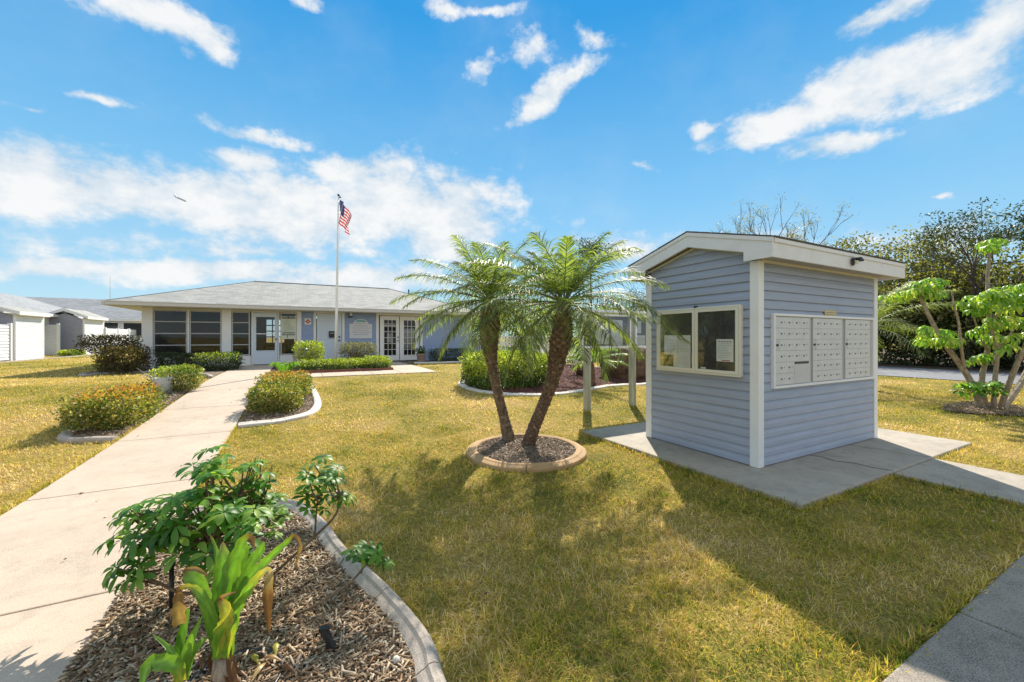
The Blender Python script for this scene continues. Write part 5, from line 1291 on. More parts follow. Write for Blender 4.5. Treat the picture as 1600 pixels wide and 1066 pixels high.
c = Vector((-6.0, 16.6, .32)); x0 = WY(115, 530, 16.6)[0]; x1 = WY(215, 530, 16.6)[0]
shrub('shrub', 'leggy open shrub with sparse reddish leaves on bare crooked stems', 'shrub', Vector(((x0+x1)/2-.15, 17.3, .32)), (x1-x0, .9, WY(165, 524, 17)[1]-.32), m_redleaf, 3000, .06, .6, seed=15, under=.55, twigs=20, fill=.2)
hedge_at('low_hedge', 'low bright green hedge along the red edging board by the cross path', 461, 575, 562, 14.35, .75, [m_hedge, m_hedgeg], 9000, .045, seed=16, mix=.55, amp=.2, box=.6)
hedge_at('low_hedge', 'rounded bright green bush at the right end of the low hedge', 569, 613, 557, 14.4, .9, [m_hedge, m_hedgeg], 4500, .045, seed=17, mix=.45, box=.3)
hedge_at('shrub', 'yellow-green upright shrub in front of the blue wall left of the entry door', 459, 506, 534, 16.2, 1.0, [m_hedgeg, m_hedgeg], 3200, .06, seed=18, box=.35, under=.25, twigs=12)
hedge_at('shrub', 'grey leggy shrub with sparse olive top below the name plaque', 533, 590, 535, 16.6, .9, m_thin, 3400, .05, seed=19, box=.6, under=.3, twigs=50, fill=.3)
hedge_at('hedge', 'dark boxy clipped hedge against the blue wall right of the french doors', 676, 743, 545, 17.9, .9, m_hedged, 6500, .045, seed=20, box=.9, amp=.05)
# potted plant by the french doors
pp = Vector((WY(658, 560, 17.6)[0], 17.6, gz(4.6, 17.6))); pt = T('potted_plant', 'blush terracotta pot with a small green plant by the french doors', 'potted plant', pp)
mb = MB(); mb.lathe(pp, [(0, .01), (.13, .01), (.16, .05), (.19, .33), (.215, .34), (.215, .40), (.185, .40), (.17, .32), (0, .32)], 24); mb.build('pot', m_terra, pt, smooth=True)
d = randdirs(500, .4); d[:, 2] = np.abs(d[:, 2]); P_ = np.array(pp)+np.array([0, 0, .38])+d*RNG.random((500, 1))*np.array([.26, .26, .34]); Vv, Ff = rhomb(P_, d, sides(d), .07, .035); fast('foliage', Vv, Ff, m_hedge, pt)
# island hedge, boulder, young palm
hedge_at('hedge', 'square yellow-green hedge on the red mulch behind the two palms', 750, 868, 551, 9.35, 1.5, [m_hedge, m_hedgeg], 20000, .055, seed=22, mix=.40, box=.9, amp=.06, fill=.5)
bo = G(978, 590); random.seed(5)
mb = MB(); nla, nlo = 18, 26; vv = []
from mathutils import noise as mnoise
for i in range(nla+1):
    for j in range(nlo):
        th = pi*i/nla; ph = 2*pi*j/nlo; d = Vector((sin(th)*cos(ph), sin(th)*sin(ph), cos(th)))
        d2 = Vector([math.copysign(abs(q)**.8, q) for q in d]); r = 1+.22*mnoise.noise(d*1.6+Vector((3, 1, 2)))+.10*mnoise.noise(d*4)+.05*mnoise.noise(d*11)
        vv.append(bo+Vector((d2.x*.82*r, d2.y*.6*r, max(-.1, .42+d2.z*.66*r))))
ff = [(i*nlo+j, i*nlo+(j+1) % nlo, (i+1)*nlo+(j+1) % nlo, (i+1)*nlo+j) for i in range(nla) for j in range(nlo)]
mb.add(vv, ff); tag(mb.build('boulder', m_rock, smooth=True), 'large brown rounded boulder on the red mulch behind the notice board', 'boulder')
hedge_at('shrub', 'sunlit yellow-green shrub behind the brown boulder', 985, 1040, 545, 12.2, 1.2, [m_hedge, m_hedgeg], 3200, .06, seed=23, mix=.5, box=.4)
b7 = Vector((WY(925, 560, 8.6)[0], 8.6, gz(8, 8.6)))
palm('young_palm', 'young bright yellow-green palm in the red mulch behind the notice board post', [b7, b7+Vector((0, 0, .2)), b7+Vector((0, 0, .45)), b7+Vector((0, 0, .62))], [.10, .09, .07, .04], 1.15, 20, 31, elr=(.1, 1.35), boots=False, leafmat=m_schy)
shrub('shrub', 'leggy low bush with thin dark stems right of the square island hedge', 'shrub', Vector((WY(905, 570, 10.2)[0], 10.2, .25)), (.9, .8, .6), m_hedged, 900, .05, .3, seed=25, twigs=14, under=.4)

# ---------------------------------------------------------------- fence, trees and greenery right of the clubhouse
def picket(name, label, xa, xb, Y_, z0, h, rails=2, step=.12):
    root = T(name, label, 'fence', Vector((xa, Y_, z0))); mb = MB(); n = int((xb-xa)/step)
    for k in range(n+1): x = xa+k*step; mb.box(x-.012, x+.012, Y_-.012, Y_+.012, z0+.08, z0+h-.05)
    mb.build('pickets', m_white, root)
    mb = MB(); mb.box(xa, xb, Y_-.025, Y_+.025, z0+h-.06, z0+h); mb.box(xa, xb, Y_-.0251, Y_+.0251, z0+.12, z0+.17); mb.build('rails', m_white, root)
    for k in range(int((xb-xa)/1.8)+1):
        x = xa+k*1.8; mb = MB(); mb.box(x-.04, x+.04, Y_-.04, Y_+.04, z0, z0+h+.05); mb.build('post', m_white, root, bevel=.004)
    return root
picket('picket_fence', 'white railing fence between the clubhouse corner and the greenery', XR+.15, XR+5.6, 19.6, .3, 1.22)
picket('picket_fence', 'lower white railing running right behind the square hedge', XR+2.6, XR+10, 15.8, .15, .75, step=.16)
pb = MB(); pb.box(XR+.6, XR+2.3, 22.5, 24, .3, 1.35); tag(pb.build('pool_cover_box', M_plain('blue_vinyl', (.10, .16, .28), .5), bevel=.03), 'blue covered box standing behind the white railing', 'box')
BG = [(10.2, 25.5, 5.0, (3.0, 2.2, 2.3), m_treey, 'bright yellow-green tree just right of the clubhouse end'), (13.6, 23.0, 3.9, (2.4, 2.0, 1.9), m_treey, 'lower yellow-green tree seen between the two palm trunks'),
      (16.5, 27.0, 5.0, (3.0, 2.2, 2.4), m_hedge, 'mid green tree behind the right palm trunk'), (17.5, 20.5, 3.2, (2.2, 1.8, 1.5), m_treey, 'low sunlit tree behind the notice board')]
for i, (x, y, h, cr, m_, lb_) in enumerate(BG): tree('garden_tree', lb_, Vector((x, y, .2)), h, cr, m_, h*.4, .11, 46, 120, .15, 'trees beyond the railing', seed=40+i, low=.45)
hedge_at('hedge', 'clipped green hedge inside the white railing beside the clubhouse', 772, 835, 542, 18.0, 1.0, m_hedge, 3500, .06, seed=27)
tree('distant_tree', 'tiny dark tree crown just showing above the kiosk roof line', Vector((25.6, 31.5, 0)), 11.0, (1.3, 1.3, 1.1), m_treed, 9.2, .12, 16, 90, .22, seed=66)

# ---------------------------------------------------------------- woodland edge across the road
W_ = [(29.5, 1.5, 5.6, (3.4, 3.2, 2.8), m_olive, 'dark tall tree at the right edge of the woodland'), (29.0, 5.6, 5.7, (3.2, 3.0, 2.7), m_olive, 'tall dark open-crowned tree behind the umbrella tree'),
      (31.5, 9.0, 7.3, (3.4, 3.2, 3.0), m_olive, 'olive woodland tree left of the umbrella tree top'), (30.0, 12.6, 7.3, (3.0, 3.0, 2.8), m_olive, 'broad olive woodland tree behind the power line'),
      (31.5, 16.8, 7.9, (3.4, 3.2, 3.2), m_olive, 'olive brown tree above the right end of the kiosk roof'), (31.0, 21.5, 7.9, (3.4, 3.4, 3.0), m_olive, 'olive tree topped by bare branches behind the kiosk roof'),
      (32.5, 27.5, 6.6, (3.6, 3.6, 3.0), m_olive, 'woodland tree mostly hidden by the kiosk roof'), (28.8, 8.2, 5.6, (2.6, 2.4, 2.5), m_olive, 'lower olive tree filling the gap right of the kiosk roof end'), (33, 34, 6.4, (3.6, 3.6, 3.0), m_treed, 'farthest woodland tree behind the kiosk'), (30, -3, 8.0, (3.4, 3.4, 3.6), m_treed, 'woodland tree past the right edge of the view')]
for i, (x, y, h, cr, m_, lb_) in enumerate(W_):
    tree('woodland_tree', lb_, Vector((x, y, 0)), h, cr, m_, h*.45, .2, 95, 105, .19, 'trees across the road', seed=80+i, low=.5, spread=.5)
r6 = random.Random(3)
ul = ['dark thicket at the far right foot of the woodland', 'dark thicket low behind the umbrella tree', 'dark thicket left of the umbrella tree limbs', 'dark thicket beside the feathery palm', 'thicket low behind the kiosk corner', 'thicket hidden behind the kiosk', 'thicket further up the road behind the kiosk', 'last thicket up the road']
for i, y in enumerate((0, 4.2, 8.4, 12.6, 17, 21.5, 26.5, 32)):
    shrub('thicket', ul[i], 'bush', Vector((28.3+r6.uniform(-.3, .5), y, 0)), (3.6, 5.2, 3.4+r6.uniform(-.3, .5)), m_treed, 9000, .17, .5, group='thickets along the woodland edge', seed=60+i, stems=False, fill=.2, amp=.2)
# open wispy tree at top right, bare branching tree
def bare(name, label, c, h, seed, spread=.7, leafmat=None, nl=0, r0=.12, depth=5):
    root = T(name, label, 'tree', c); r = random.Random(seed); mb = MB(); tips = []
    def grow(p, d, l, rad, k):
        e = p+d*l; m_ = p.lerp(e, .5)+Vector((r.uniform(-1, 1), r.uniform(-1, 1), r.uniform(-1, 1)))*l*.06
        mb.tube([p, m_, e], [rad, rad*.8, rad*.6], 5 if k < 3 else 4, cap=False); tips.append(e) if k >= depth-1 else None
        if k < depth:
            for q in range(r.choice((2, 3)) if k else 3):
                nd = (d+Vector((r.uniform(-1, 1), r.uniform(-1, 1), r.uniform(-.35, .8)))*spread).normalized(); grow(e, nd, l*r.uniform(.6, .85), rad*.55, k+1)
    grow(Vector(c), Vector((0, 0, 1)), h*.36, r0, 0); mb.build('branches', m_barkd if leafmat else M_bark('grey_bare_wood', (.16, .14, .12), (.34, .30, .26), 12), root)
    if nl:
        T_ = np.array([tuple(t) for t in tips]); k = RNG.integers(0, len(T_), nl); P = T_[k]+RNG.normal(size=(nl, 3))*.16*np.array([1.4, 1.4, .5]); D = randdirs(nl, -.1)
        Vv, Ff = rhomb(P, D, sides(D), RNG.uniform(.07, .16, nl), .06); fast('crown', Vv, Ff, leafmat, root)
    return root
bare('bare_tree', 'nearly leafless grey tree branching against the sky above the kiosk roof', Vector((29.0, 17.4, 0)), 9.0, 14, .5, m_thin, 900, .22, 5)
bare('bare_tree', 'smaller nearly leafless tree right of the first above the olive crowns', Vector((29.5, 14.4, 0)), 8.2, 15, .5, m_thin, 1200, .2, 5)
bare('open_tree', 'wispy dark-leaved tree with layered sprays at the top right', Vector((27.4, 6.4, 0)), 6.3, 16, .8, m_treed, 3200, .15, 5)
bare('open_tree', 'tall open dark tree at the far right edge', Vector((27.0, 3.6, 0)), 6.1, 18, .8, m_treed, 3800, .15, 5)
# overhead cable
mb = MB(); pts = [Vector((26, y, 4.55+.0007*(y-8)**2)) for y in range(-40, 60, 4)]; mb.tube(pts, .022, 5, cap=False); tag(mb.build('overhead_cable', m_black), 'black overhead cable running along the road in front of the trees', 'cable')

# ---------------------------------------------------------------- neighbouring cottages on the left
def shed(label, X_, y0, y1, xw, zt_, zr, face_mat, side_mat, over=.25):
    root = T('shed', label, 'shed', Vector((X_-xw/2, y0, .32))); g0 = .32; xm_ = X_-xw/2; k = (zr-zt_)/(xw/2+over)
    mb = MB(); siding(mb, 'y', X_, 1, y0+.05, y1-.05, g0, zt_, .115); mb.box(X_-.08, X_-.002, y0+.05, y1, g0-.1, zt_); mb.build('side_wall', side_mat, root)
    def gb(z, a, b):
        if z <= zt_-.1: return a, b
        q = (z-zt_+.1)/k; return a+q, b-q
    mb = MB(); siding(mb, 'x', y0, -1, X_-xw, X_-.05, g0, zr-.12, .115, gb); mb.box(X_-xw, X_-.085, y0+.002, y0+.08, g0-.1, zt_-.1); mb.box(X_-xw, X_-xw+.08, y0+.081, y1, g0-.1, zt_); mb.build('gable_wall', face_mat, root)
    for bx_ in ((X_-.07, X_+.022, y0-.022, y0+.06), (X_-.07, X_+.022, y1-.06, y1+.02), (X_-xw-.02, X_-xw+.07, y0-.022, y0+.06)):
        mb = MB(); mb.box(*bx_, g0-.05, zt_); mb.build('corner_trim', m_white, root)
    mb = MB(); a, b = X_-xw-over, X_+over; ya, yb = y0-.25, y1
    mb.add([(a, ya, zt_+.08), (xm_, ya, zr+.08), (xm_, yb, zr+.08), (a, yb, zt_+.08), (b, ya, zt_+.08), (b, yb, zt_+.08)], [(0, 1, 2, 3), (1, 4, 5, 2)]); rf = mb.build('roof', m_shing, root, uv=lambda c: (c[1], c[0]))
    mb = MB(); mb.prism([(a, ya, zt_+.07), (xm_, ya, zr+.07), (b, ya, zt_+.07), (b, ya, zt_-.09), (xm_, ya, zr-.09), (a, ya, zt_-.09)], (0, .03, 0)); mb.box(b-.03, b, ya+.031, yb, zt_-.09, zt_+.07); mb.box(X_, b-.031, ya+.031, yb, zt_-.1, zt_-.085); mb.build('fascia', m_fascia, rf)
    return root
shed('white sided storage shed at the left edge, lit side facing right', -12.1, 28.3, 30.7, 1.9, 2.62, 2.95, m_shsiding, m_wsiding)
shed('shade-grey gabled shed with white lit side, middle of the left cottages', -12.3, 35.9, 38.8, 1.75, 2.72, 3.2, m_shsiding, m_wsiding)
def cottage(name, label, x0, x1, y0, y1, ze, zr, ax, mat, wins=()):
    root = T(name, label, 'house', Vector(((x0+x1)/2, (y0+y1)/2, .32))); o = .4; g0 = .32
    mb = MB(); mb.box(x0, x1, y0, y1, g0-.1, ze-.1); mb.build('wall', mat, root)
    mb = MB(); xm_, ym_ = (x0+x1)/2, (y0+y1)/2
    if ax == 'y': v = [(x0-o, y0-o, ze), (x1+o, y0-o, ze), (x1+o, y1+o, ze), (x0-o, y1+o, ze), (xm_, y0-o, zr), (xm_, y1+o, zr)]; f = [(1, 2, 5, 4), (3, 0, 4, 5), (0, 1, 4), (2, 3, 5)]
    else: v = [(x0-o, y0-o, ze), (x1+o, y0-o, ze), (x1+o, y1+o, ze), (x0-o, y1+o, ze), (x0-o, ym_, zr), (x1+o, ym_, zr)]; f = [(0, 1, 5, 4), (2, 3, 4, 5), (1, 2, 5), (3, 0, 4)]
    mb.add(v, f); rf = mb.build('roof', m_shing2, root, uv=(lambda c: (c[1], c[0])) if ax == 'y' else (lambda c: (c[0], c[1])))
    mb = MB(); mb.box(x0-o-.03, x1+o+.03, y0-o-.03, y0-o-.001, ze-.16, ze+.0); mb.box(x1+o+.001, x1+o+.03, y0-o, y1+o, ze-.16, ze+.0); mb.box(x0-o, x1+o, y0-o, y0, ze-.17, ze-.161); mb.box(x1, x1+o, y0, y1+o, ze-.17, ze-.161); mb.build('fascia', m_fascia, rf)
    for (axis, pos, a, b, c_, d_) in wins:
        mb = MB(); ring_frame(mb, axis, pos, -1 if axis == 'x' else 1, a, b, c_, d_, .07, .05); w = mb.build('window', m_white, root)
        mb = MB()
        if axis == 'x': mb.box(a+.07, b-.07, pos-.02, pos-.01, c_+.07, d_-.07)
        else: mb.box(pos+.01, pos+.02, a+.07, b-.07, c_+.07, d_-.07)
        mb.build('glass_pane', M_plain('dark_window', (.03, .035, .04), .08), w)
    return root, rf
wb = [('x', 45.0, -16.9+k*1.9, -15.2+k*1.9, 1.5, 2.72) for k in range(3)]
cA, rA = cottage('cottage', 'long grey-roofed cottage running away at the left edge', -21.5, -13.9, 24, 41.5, 2.88, 4.42, 'y', m_wsiding, [('y', -13.9, 25.5, 27.4, 1.5, 2.5), ('y', -13.9, 31.4, 33.2, 1.6, 2.6), ('y', -13.9, 33.6, 35.2, 1.6, 2.6)])
cB, rB = cottage('cottage', 'grey-roofed cottage with a row of windows behind the white fence', -30, -11.7, 45.0, 53, 2.95, 4.85, 'x', m_wsiding, wb)
for (y, l) in ((29, 0), (40, 0)):
    mb = MB(); mb.tube([(-17.9, y, 4.2), (-17.9, y, 4.62)], .06, 8); mb.build('vent_pipe', m_dark, rA)
mb = MB(); mb.obox((-16.4, 33, 4.0), Vector((.35, 0, -.13)), Vector((0, 2.4, 0)), Vector((.02, 0, .05))); mb.build('solar_strip', M_plain('dark_green_panel', (.02, .05, .05), .3), rA)
mb = MB(); mb.box(-16.0, -15.6, 28.6, 29.1, 3.4, 3.78); mb.build('roof_vent', m_white, rA)
def vinyl_fence(label, axis, pos, a, b, h, g0=.32, nposts=3):
    root = T('vinyl_fence', label, 'fence', Vector((pos, a, g0)) if axis == 'y' else Vector((a, pos, g0))); mb = MB()
    siding(mb, axis, pos, 1 if axis == 'y' else -1, a, b, g0+.05, g0+h, .15, lip=.03); mb.build('slat_panel', m_wsiding, root)
    for k in range(nposts):
        u = a+(b-a)*k/(nposts-1); mb = MB()
        if axis == 'y': mb.box(pos-.06, pos+.07, u-.065, u+.065, g0-.05, g0+h+.08)
        else: mb.box(u-.065, u+.065, pos-.07, pos+.06, g0-.05, g0+h+.08)
        mb.build('post', m_white, root, bevel=.01)
vinyl_fence('white slatted fence at the very left edge in front of the first shed', 'y', -12.2, 22.5, 28.1, 1.72)
vinyl_fence('short white slatted fence between the two sheds', 'x', 35.0, -14.0, -13.15, 1.9, nposts=2)
vinyl_fence('white slatted fence with posts right of the shade-grey gabled shed', 'y', -12.25, 38.9, 50, 1.75, nposts=6)
hedge_at('shrub', 'small bright green bush at the foot of the shade-grey gabled shed', 88, 120, 548, 33.5, 1.2, m_hedgeg, 1500, .1, seed=33)
mb = MB()
for y in range(20, 36, 2): mb.box(-11.6, -11.45, y, y+1.98, .28, .37)
tag(mb.build('bed_edging', m_kerb), 'straight pale kerb along the far cottages on the left', 'edging')
mb = MB(); mb.add([(-12.1, 20, .325), (-11.6, 20, .325), (-11.6, 36, .325), (-12.1, 36, .325)], [(0, 1, 2, 3)]); q = mb.build('cottage_bed_mulch', m_mulch); q['kind'] = 'stuff'
mb = MB(); a = C(172, 478, 70); b = C(172, 432, 70); mb.tube([a-Vector((0, 0, 8)), a, b], [.07, .05, .02], 5); tag(mb.build('antenna_mast', m_alum), 'thin distant antenna mast above the cottage roofs', 'mast')
# airliner
ac = C(282, 311, 900); pr = T('airliner', 'tiny airliner crossing the white cloud at upper left', 'airplane', ac)
fw = (C(291, 315, 900)-C(272, 307, 900)).normalized(); upv = Vector((0, 0, 1)); sd = fw.cross(upv).normalized(); mw = M_plain('airliner_skin', (.45, .47, .52), .4)
mb = MB(); mb.tube([ac-fw*14, ac-fw*11, ac, ac+fw*12, ac+fw*15], [.5, 1.4, 1.9, 1.9, .4], 10); mb.build('fuselage', mw, pr, smooth=True)
mb = MB(); mb.add([ac+fw*3, ac-fw*3, ac-fw*7+sd*13+upv*1, ac-fw*4.5+sd*13+upv, ac-fw*7-sd*13+upv, ac-fw*4.5-sd*13+upv], [(0, 1, 2, 3), (0, 1, 4, 5)]); o = mb.build('wings', mw, pr)
sl = o.modifiers.new('thickness', 'SOLIDIFY'); sl.thickness = .5
mb = MB(); mb.prism([ac-fw*9+upv*1.2, ac-fw*13+upv*1, ac-fw*15+upv*6, ac-fw*13+upv*6], sd*.4); mb.build('tail_fin', mw, pr)
for s in (-1, 1):
    mb = MB(); e = ac+sd*5*s-fw*.5-upv*1; mb.tube([e+fw*2, e-fw*2], [1, .8], 8); mb.build('engine', mw, pr)
# ---------------------------------------------------------------- light, sky, camera
SUN_AZ = radians(38.5); SUN_EL = radians(41.5)
sd = Vector((sin(SUN_AZ)*cos(SUN_EL), cos(SUN_AZ)*cos(SUN_EL), sin(SUN_EL)))
ld = bpy.data.lights.new('sun', 'SUN'); ld.energy = 4.0; ld.angle = radians(.6); ld.color = (1, .92, .80)
so = bpy.data.objects.new('sun', ld); COL.objects.link(so); so.rotation_euler = sd.to_track_quat('Z', 'Y').to_euler(); so.location = (0, 0, 30)
w = bpy.data.worlds.new('World'); SC.world = w; w.use_nodes = True; nt = w.node_tree
for n in list(nt.nodes): nt.nodes.remove(n)
out = nt.nodes.new('ShaderNodeOutputWorld'); sky = nt.nodes.new('ShaderNodeTexSky'); sky.sky_type = 'NISHITA'; sky.sun_disc = False
sky.sun_elevation = SUN_EL; sky.sun_rotation = SUN_AZ; sky.air_density = 1.0; sky.dust_density = 0; sky.ozone_density = 2.2; sky.altitude = 0
hs = nt.nodes.new('ShaderNodeHueSaturation'); hs.inputs['Saturation'].default_value = SKYSAT; hs.inputs['Value'].default_value = 1
nt.links.new(sky.outputs[0], hs.inputs['Color'])
tc0 = nt.nodes.new('ShaderNodeTexCoord'); sx0_ = nt.nodes.new('ShaderNodeSeparateXYZ'); nt.links.new(tc0.outputs['Generated'], sx0_.inputs[0])
gr = nt.nodes.new('ShaderNodeValToRGB'); nt.links.new(sx0_.outputs[2], gr.inputs[0]); e_ = gr.color_ramp.elements
while len(e_) < 4: e_.new(.5)
for i_, (p_, c_) in enumerate(((0, (.52, .75, .86)), (.12, (.37, .66, .86)), (.32, (.21, .54, .85)), (.62, (.03, .33, .745)))): e_[i_].position = p_; e_[i_].color = (*c_, 1)
gm = nt.nodes.new('ShaderNodeVectorMath'); gm.operation = 'SCALE'; nt.links.new(gr.outputs[0], gm.inputs[0]); gm.inputs['Scale'].default_value = 1/(.15*2**EXPO)
ms = nt.nodes.new('ShaderNodeMix'); ms.data_type = 'RGBA'; ms.inputs[0].default_value = .94; nt.links.new(hs.outputs[0], ms.inputs[6]); nt.links.new(gm.outputs[0], ms.inputs[7])
bg = nt.nodes.new('ShaderNodeBackground'); bg.inputs[1].default_value = .15; nt.links.new(ms.outputs[2], bg.inputs[0])
cb = nt.nodes.new('ShaderNodeBackground'); cb.inputs[1].default_value = CLOUDS
# direction -> azimuth / elevation plane
tc = nt.nodes.new('ShaderNodeTexCoord'); sx = nt.nodes.new('ShaderNodeSeparateXYZ'); nt.links.new(tc.outputs['Generated'], sx.inputs[0])
def mth(op, a, b=None, c=None, clamp=False):
    n = nt.nodes.new('ShaderNodeMath'); n.operation = op; n.use_clamp = clamp
    for i, v in enumerate((a, b, c)):
        if v is None: continue
        if isinstance(v, (int, float)): n.inputs[i].default_value = v
        else: nt.links.new(v, n.inputs[i])
    return n.outputs[0]
az = mth('ARCTAN2', sx.outputs[0], sx.outputs[1]); el = mth('ARCSINE', sx.outputs[2])
cv = nt.nodes.new('ShaderNodeCombineXYZ'); nt.links.new(az, cv.inputs[0]); nt.links.new(el, cv.inputs[1])
def skydir(px, py):
    t = (px-800)/FOC; v = -(py-HOR)/FOC; a = math.atan(t)+radians(28); e = math.atan(v/sqrt(1+t*t)); return a, e
wn = nt.nodes.new('ShaderNodeTexNoise'); wn.inputs['Scale'].default_value = 5; wn.inputs['Detail'].default_value = 5; wn.inputs['Roughness'].default_value = .62
mpn = nt.nodes.new('ShaderNodeMapping'); mpn.inputs['Scale'].default_value = (1, 1.45, 1); nt.links.new(cv.outputs[0], mpn.inputs[0]); nt.links.new(mpn.outputs[0], wn.inputs['Vector'])
warp = nt.nodes.new('ShaderNodeVectorMath'); warp.operation = 'MULTIPLY_ADD'; nt.links.new(wn.outputs['Color'], warp.inputs[0]); warp.inputs[1].default_value = (.16, .09, 0)
sub = nt.nodes.new('ShaderNodeVectorMath'); sub.operation = 'SUBTRACT'; nt.links.new(cv.outputs[0], sub.inputs[0]); sub.inputs[1].default_value = (.08, .045, 0)
nt.links.new(sub.outputs[0], warp.inputs[2])
# cloud banks: pixel-sized extents converted to angles (centre bearing/height, half width, half height, tilt, weight)
BL = [(60, 290, 150, 62, 8, 1), (200, 300, 160, 48, 12, 1), (330, 315, 150, 50, 10, 1), (470, 330, 170, 62, 4, 1), (620, 320, 150, 66, 0, 1), (690, 350, 110, 70, -10, .9), (400, 260, 70, 26, 10, .75), (560, 262, 120, 26, -6, .75),
      (410, 205, 75, 14, 14, .62), (250, 18, 110, 34, 22, 1), (330, 55, 48, 28, 30, .9), (840, 150, 62, 22, -25, .95), (900, 122, 50, 16, -25, .7), (835, 65, 32, 26, 0, .6), (935, 55, 30, 12, 10, .5),
      (1230, 190, 120, 26, -14, .9), (1340, 140, 150, 46, -16, 1), (1470, 120, 150, 44, -12, 1), (1300, 225, 90, 18, -8, .9), (1560, 50, 80, 44, -10, 1), (1370, 35, 80, 18, -18, .9), (1100, 205, 22, 14, 0, .8), (1170, 220, 40, 16, -10, .7),
      (100, 418, 130, 18, 2, .95), (330, 428, 200, 18, 2, .9), (560, 440, 160, 26, 0, .85), (400, 390, 500, 16, 0, .35), (1470, 308, 16, 7, 0, .7), (1000, 255, 20, 7, 20, .45), (690, 10, 30, 14, 0, .6), (755, 100, 25, 16, -40, .5), (770, 10, 50, 12, 0, .6), (480, 5, 30, 14, 0, .7), (40, 165, 40, 8, 15, .45), (160, 150, 50, 9, 12, .5), (1010, 395, 420, 26, 0, .35),
      (1780, 90, 200, 60, 0, 1), (-250, 300, 300, 60, 0, 1), (-200, 420, 300, 30, 0, .9)]
FILL_CLOUDS = [(-150, 25, 65, 26), (-100, 45, 50, 20), (165, 30, 60, 26), (-170, 60, 90, 20), (140, 62, 60, 18), (-130, 8, 60, 12), (170, 8, 50, 10), (-90, 14, 35, 12)]  # unseen clouds added behind the camera as white fill for shaded faces
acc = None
for (ad, ed_, rx, ry) in FILL_CLOUDS:
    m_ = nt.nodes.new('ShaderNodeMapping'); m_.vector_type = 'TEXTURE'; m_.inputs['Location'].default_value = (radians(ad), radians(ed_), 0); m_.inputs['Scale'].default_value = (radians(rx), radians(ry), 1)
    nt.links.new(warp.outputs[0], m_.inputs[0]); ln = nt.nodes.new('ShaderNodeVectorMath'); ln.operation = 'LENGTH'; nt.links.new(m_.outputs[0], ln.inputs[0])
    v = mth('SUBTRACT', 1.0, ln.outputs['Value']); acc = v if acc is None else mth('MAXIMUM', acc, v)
for (px, py, rx, ry, tilt, wgt) in BL:
    a, e = skydir(px, py); a2, e2 = skydir(px+5, py); a3, e3 = skydir(px, py+5)
    kx = abs(a2-a)/5; ky = abs(e3-e)/5; m_ = nt.nodes.new('ShaderNodeMapping'); m_.vector_type = 'TEXTURE'
    m_.inputs['Location'].default_value = (a, e, 0); m_.inputs['Rotation'].default_value = (0, 0, -radians(tilt)+math.atan2(e2-e, a2-a)); m_.inputs['Scale'].default_value = (rx*kx*1.3, ry*ky*1.3, 1)
    nt.links.new(warp.outputs[0], m_.inputs[0]); ln = nt.nodes.new('ShaderNodeVectorMath'); ln.operation = 'LENGTH'; nt.links.new(m_.outputs[0], ln.inputs[0])
    v = mth('MULTIPLY_ADD', ln.outputs['Value'], -wgt, wgt)
    acc = v if acc is None else mth('MAXIMUM', acc, v)
wn2 = nt.nodes.new('ShaderNodeTexNoise'); wn2.inputs['Scale'].default_value = 11; wn2.inputs['Detail'].default_value = 9; wn2.inputs['Roughness'].default_value = .62
nt.links.new(mpn.outputs[0], wn2.inputs['Vector'])
wn3 = nt.nodes.new('ShaderNodeTexNoise'); wn3.inputs['Scale'].default_value = 3.2; wn3.inputs['Detail'].default_value = 6; wn3.inputs['Roughness'].default_value = .6; nt.links.new(mpn.outputs[0], wn3.inputs['Vector'])
dens = mth('ADD', acc, mth('MULTIPLY_ADD', wn2.outputs[0], 1.7, -.85))
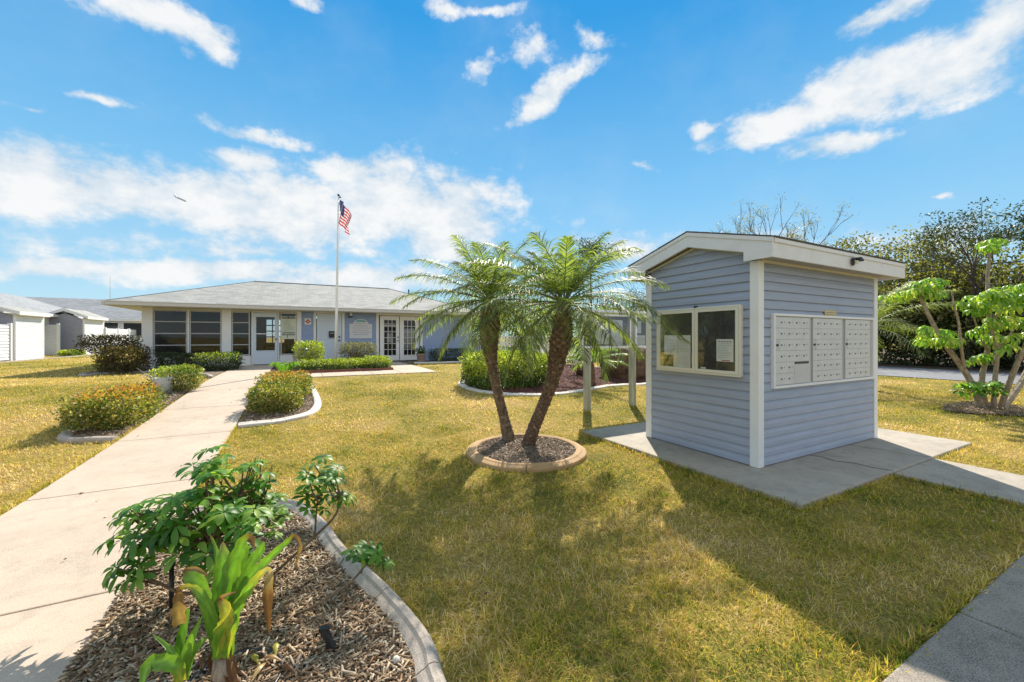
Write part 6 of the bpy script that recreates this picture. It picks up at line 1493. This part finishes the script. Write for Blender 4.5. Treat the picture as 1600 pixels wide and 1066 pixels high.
mask = nt.nodes.new('ShaderNodeMapRange'); mask.interpolation_type = 'SMOOTHSTEP'; nt.links.new(dens, mask.inputs[0]); mask.inputs[1].default_value = -.04; mask.inputs[2].default_value = .56; mask.inputs[4].default_value = .94
# faint general haze veil of thin cloud
thin = mth('MULTIPLY', mth('SUBTRACT', wn3.outputs[0], .45, clamp=True), .5)
zen_fill = mth('MULTIPLY', mth('SUBTRACT', mth('MULTIPLY_ADD', wn3.outputs[0], .25, sx.outputs[2]), .88, clamp=True), 3.4); zen_fill = mth('MINIMUM', zen_fill, .85)   # unseen thin cloud added overhead to whiten the fill in shade
mk = mth('MAXIMUM', mth('MAXIMUM', mask.outputs[0], zen_fill), thin, clamp=True)
rm = nt.nodes.new('ShaderNodeValToRGB'); sh = mth('MULTIPLY_ADD', wn2.outputs[0], 1.0, mth('MULTIPLY_ADD', acc, .22, mth('MULTIPLY_ADD', wn3.outputs[0], .6, -.35))); nt.links.new(sh, rm.inputs[0])
rm.color_ramp.elements[0].position = .38; rm.color_ramp.elements[0].color = (.60, .72, .83, 1); rm.color_ramp.elements[1].position = .68; rm.color_ramp.elements[1].color = (.97, .97, .96, 1)
nt.links.new(rm.outputs[0], cb.inputs[0])
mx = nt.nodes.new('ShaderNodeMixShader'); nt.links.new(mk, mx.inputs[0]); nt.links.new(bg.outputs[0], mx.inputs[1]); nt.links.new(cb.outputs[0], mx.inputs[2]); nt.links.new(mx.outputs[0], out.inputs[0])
w.cycles.sampling_method = 'MANUAL'; w.cycles.sample_map_resolution = 512

cam = bpy.data.cameras.new('camera'); cam.sensor_width = 36; cam.lens = FOC/1600*36; cam.shift_y = -(533-HOR)/1600; cam.clip_end = 6000; cam.clip_start = .05
co = bpy.data.objects.new('camera', cam); COL.objects.link(co); co.location = (0, 0, HC); co.rotation_euler = (pi/2, 0, -radians(28)); SC.camera = co
SC.view_settings.view_transform = 'Standard'; SC.view_settings.look = 'None'; SC.view_settings.gamma = 1; SC.view_settings.exposure = EXPO
SC.cycles.max_bounces = 6; SC.cycles.transparent_max_bounces = 12; SC.cycles.transmission_bounces = 3; SC.cycles.glossy_bounces = 3; SC.cycles.diffuse_bounces = 3
SC.render.film_transparent = False
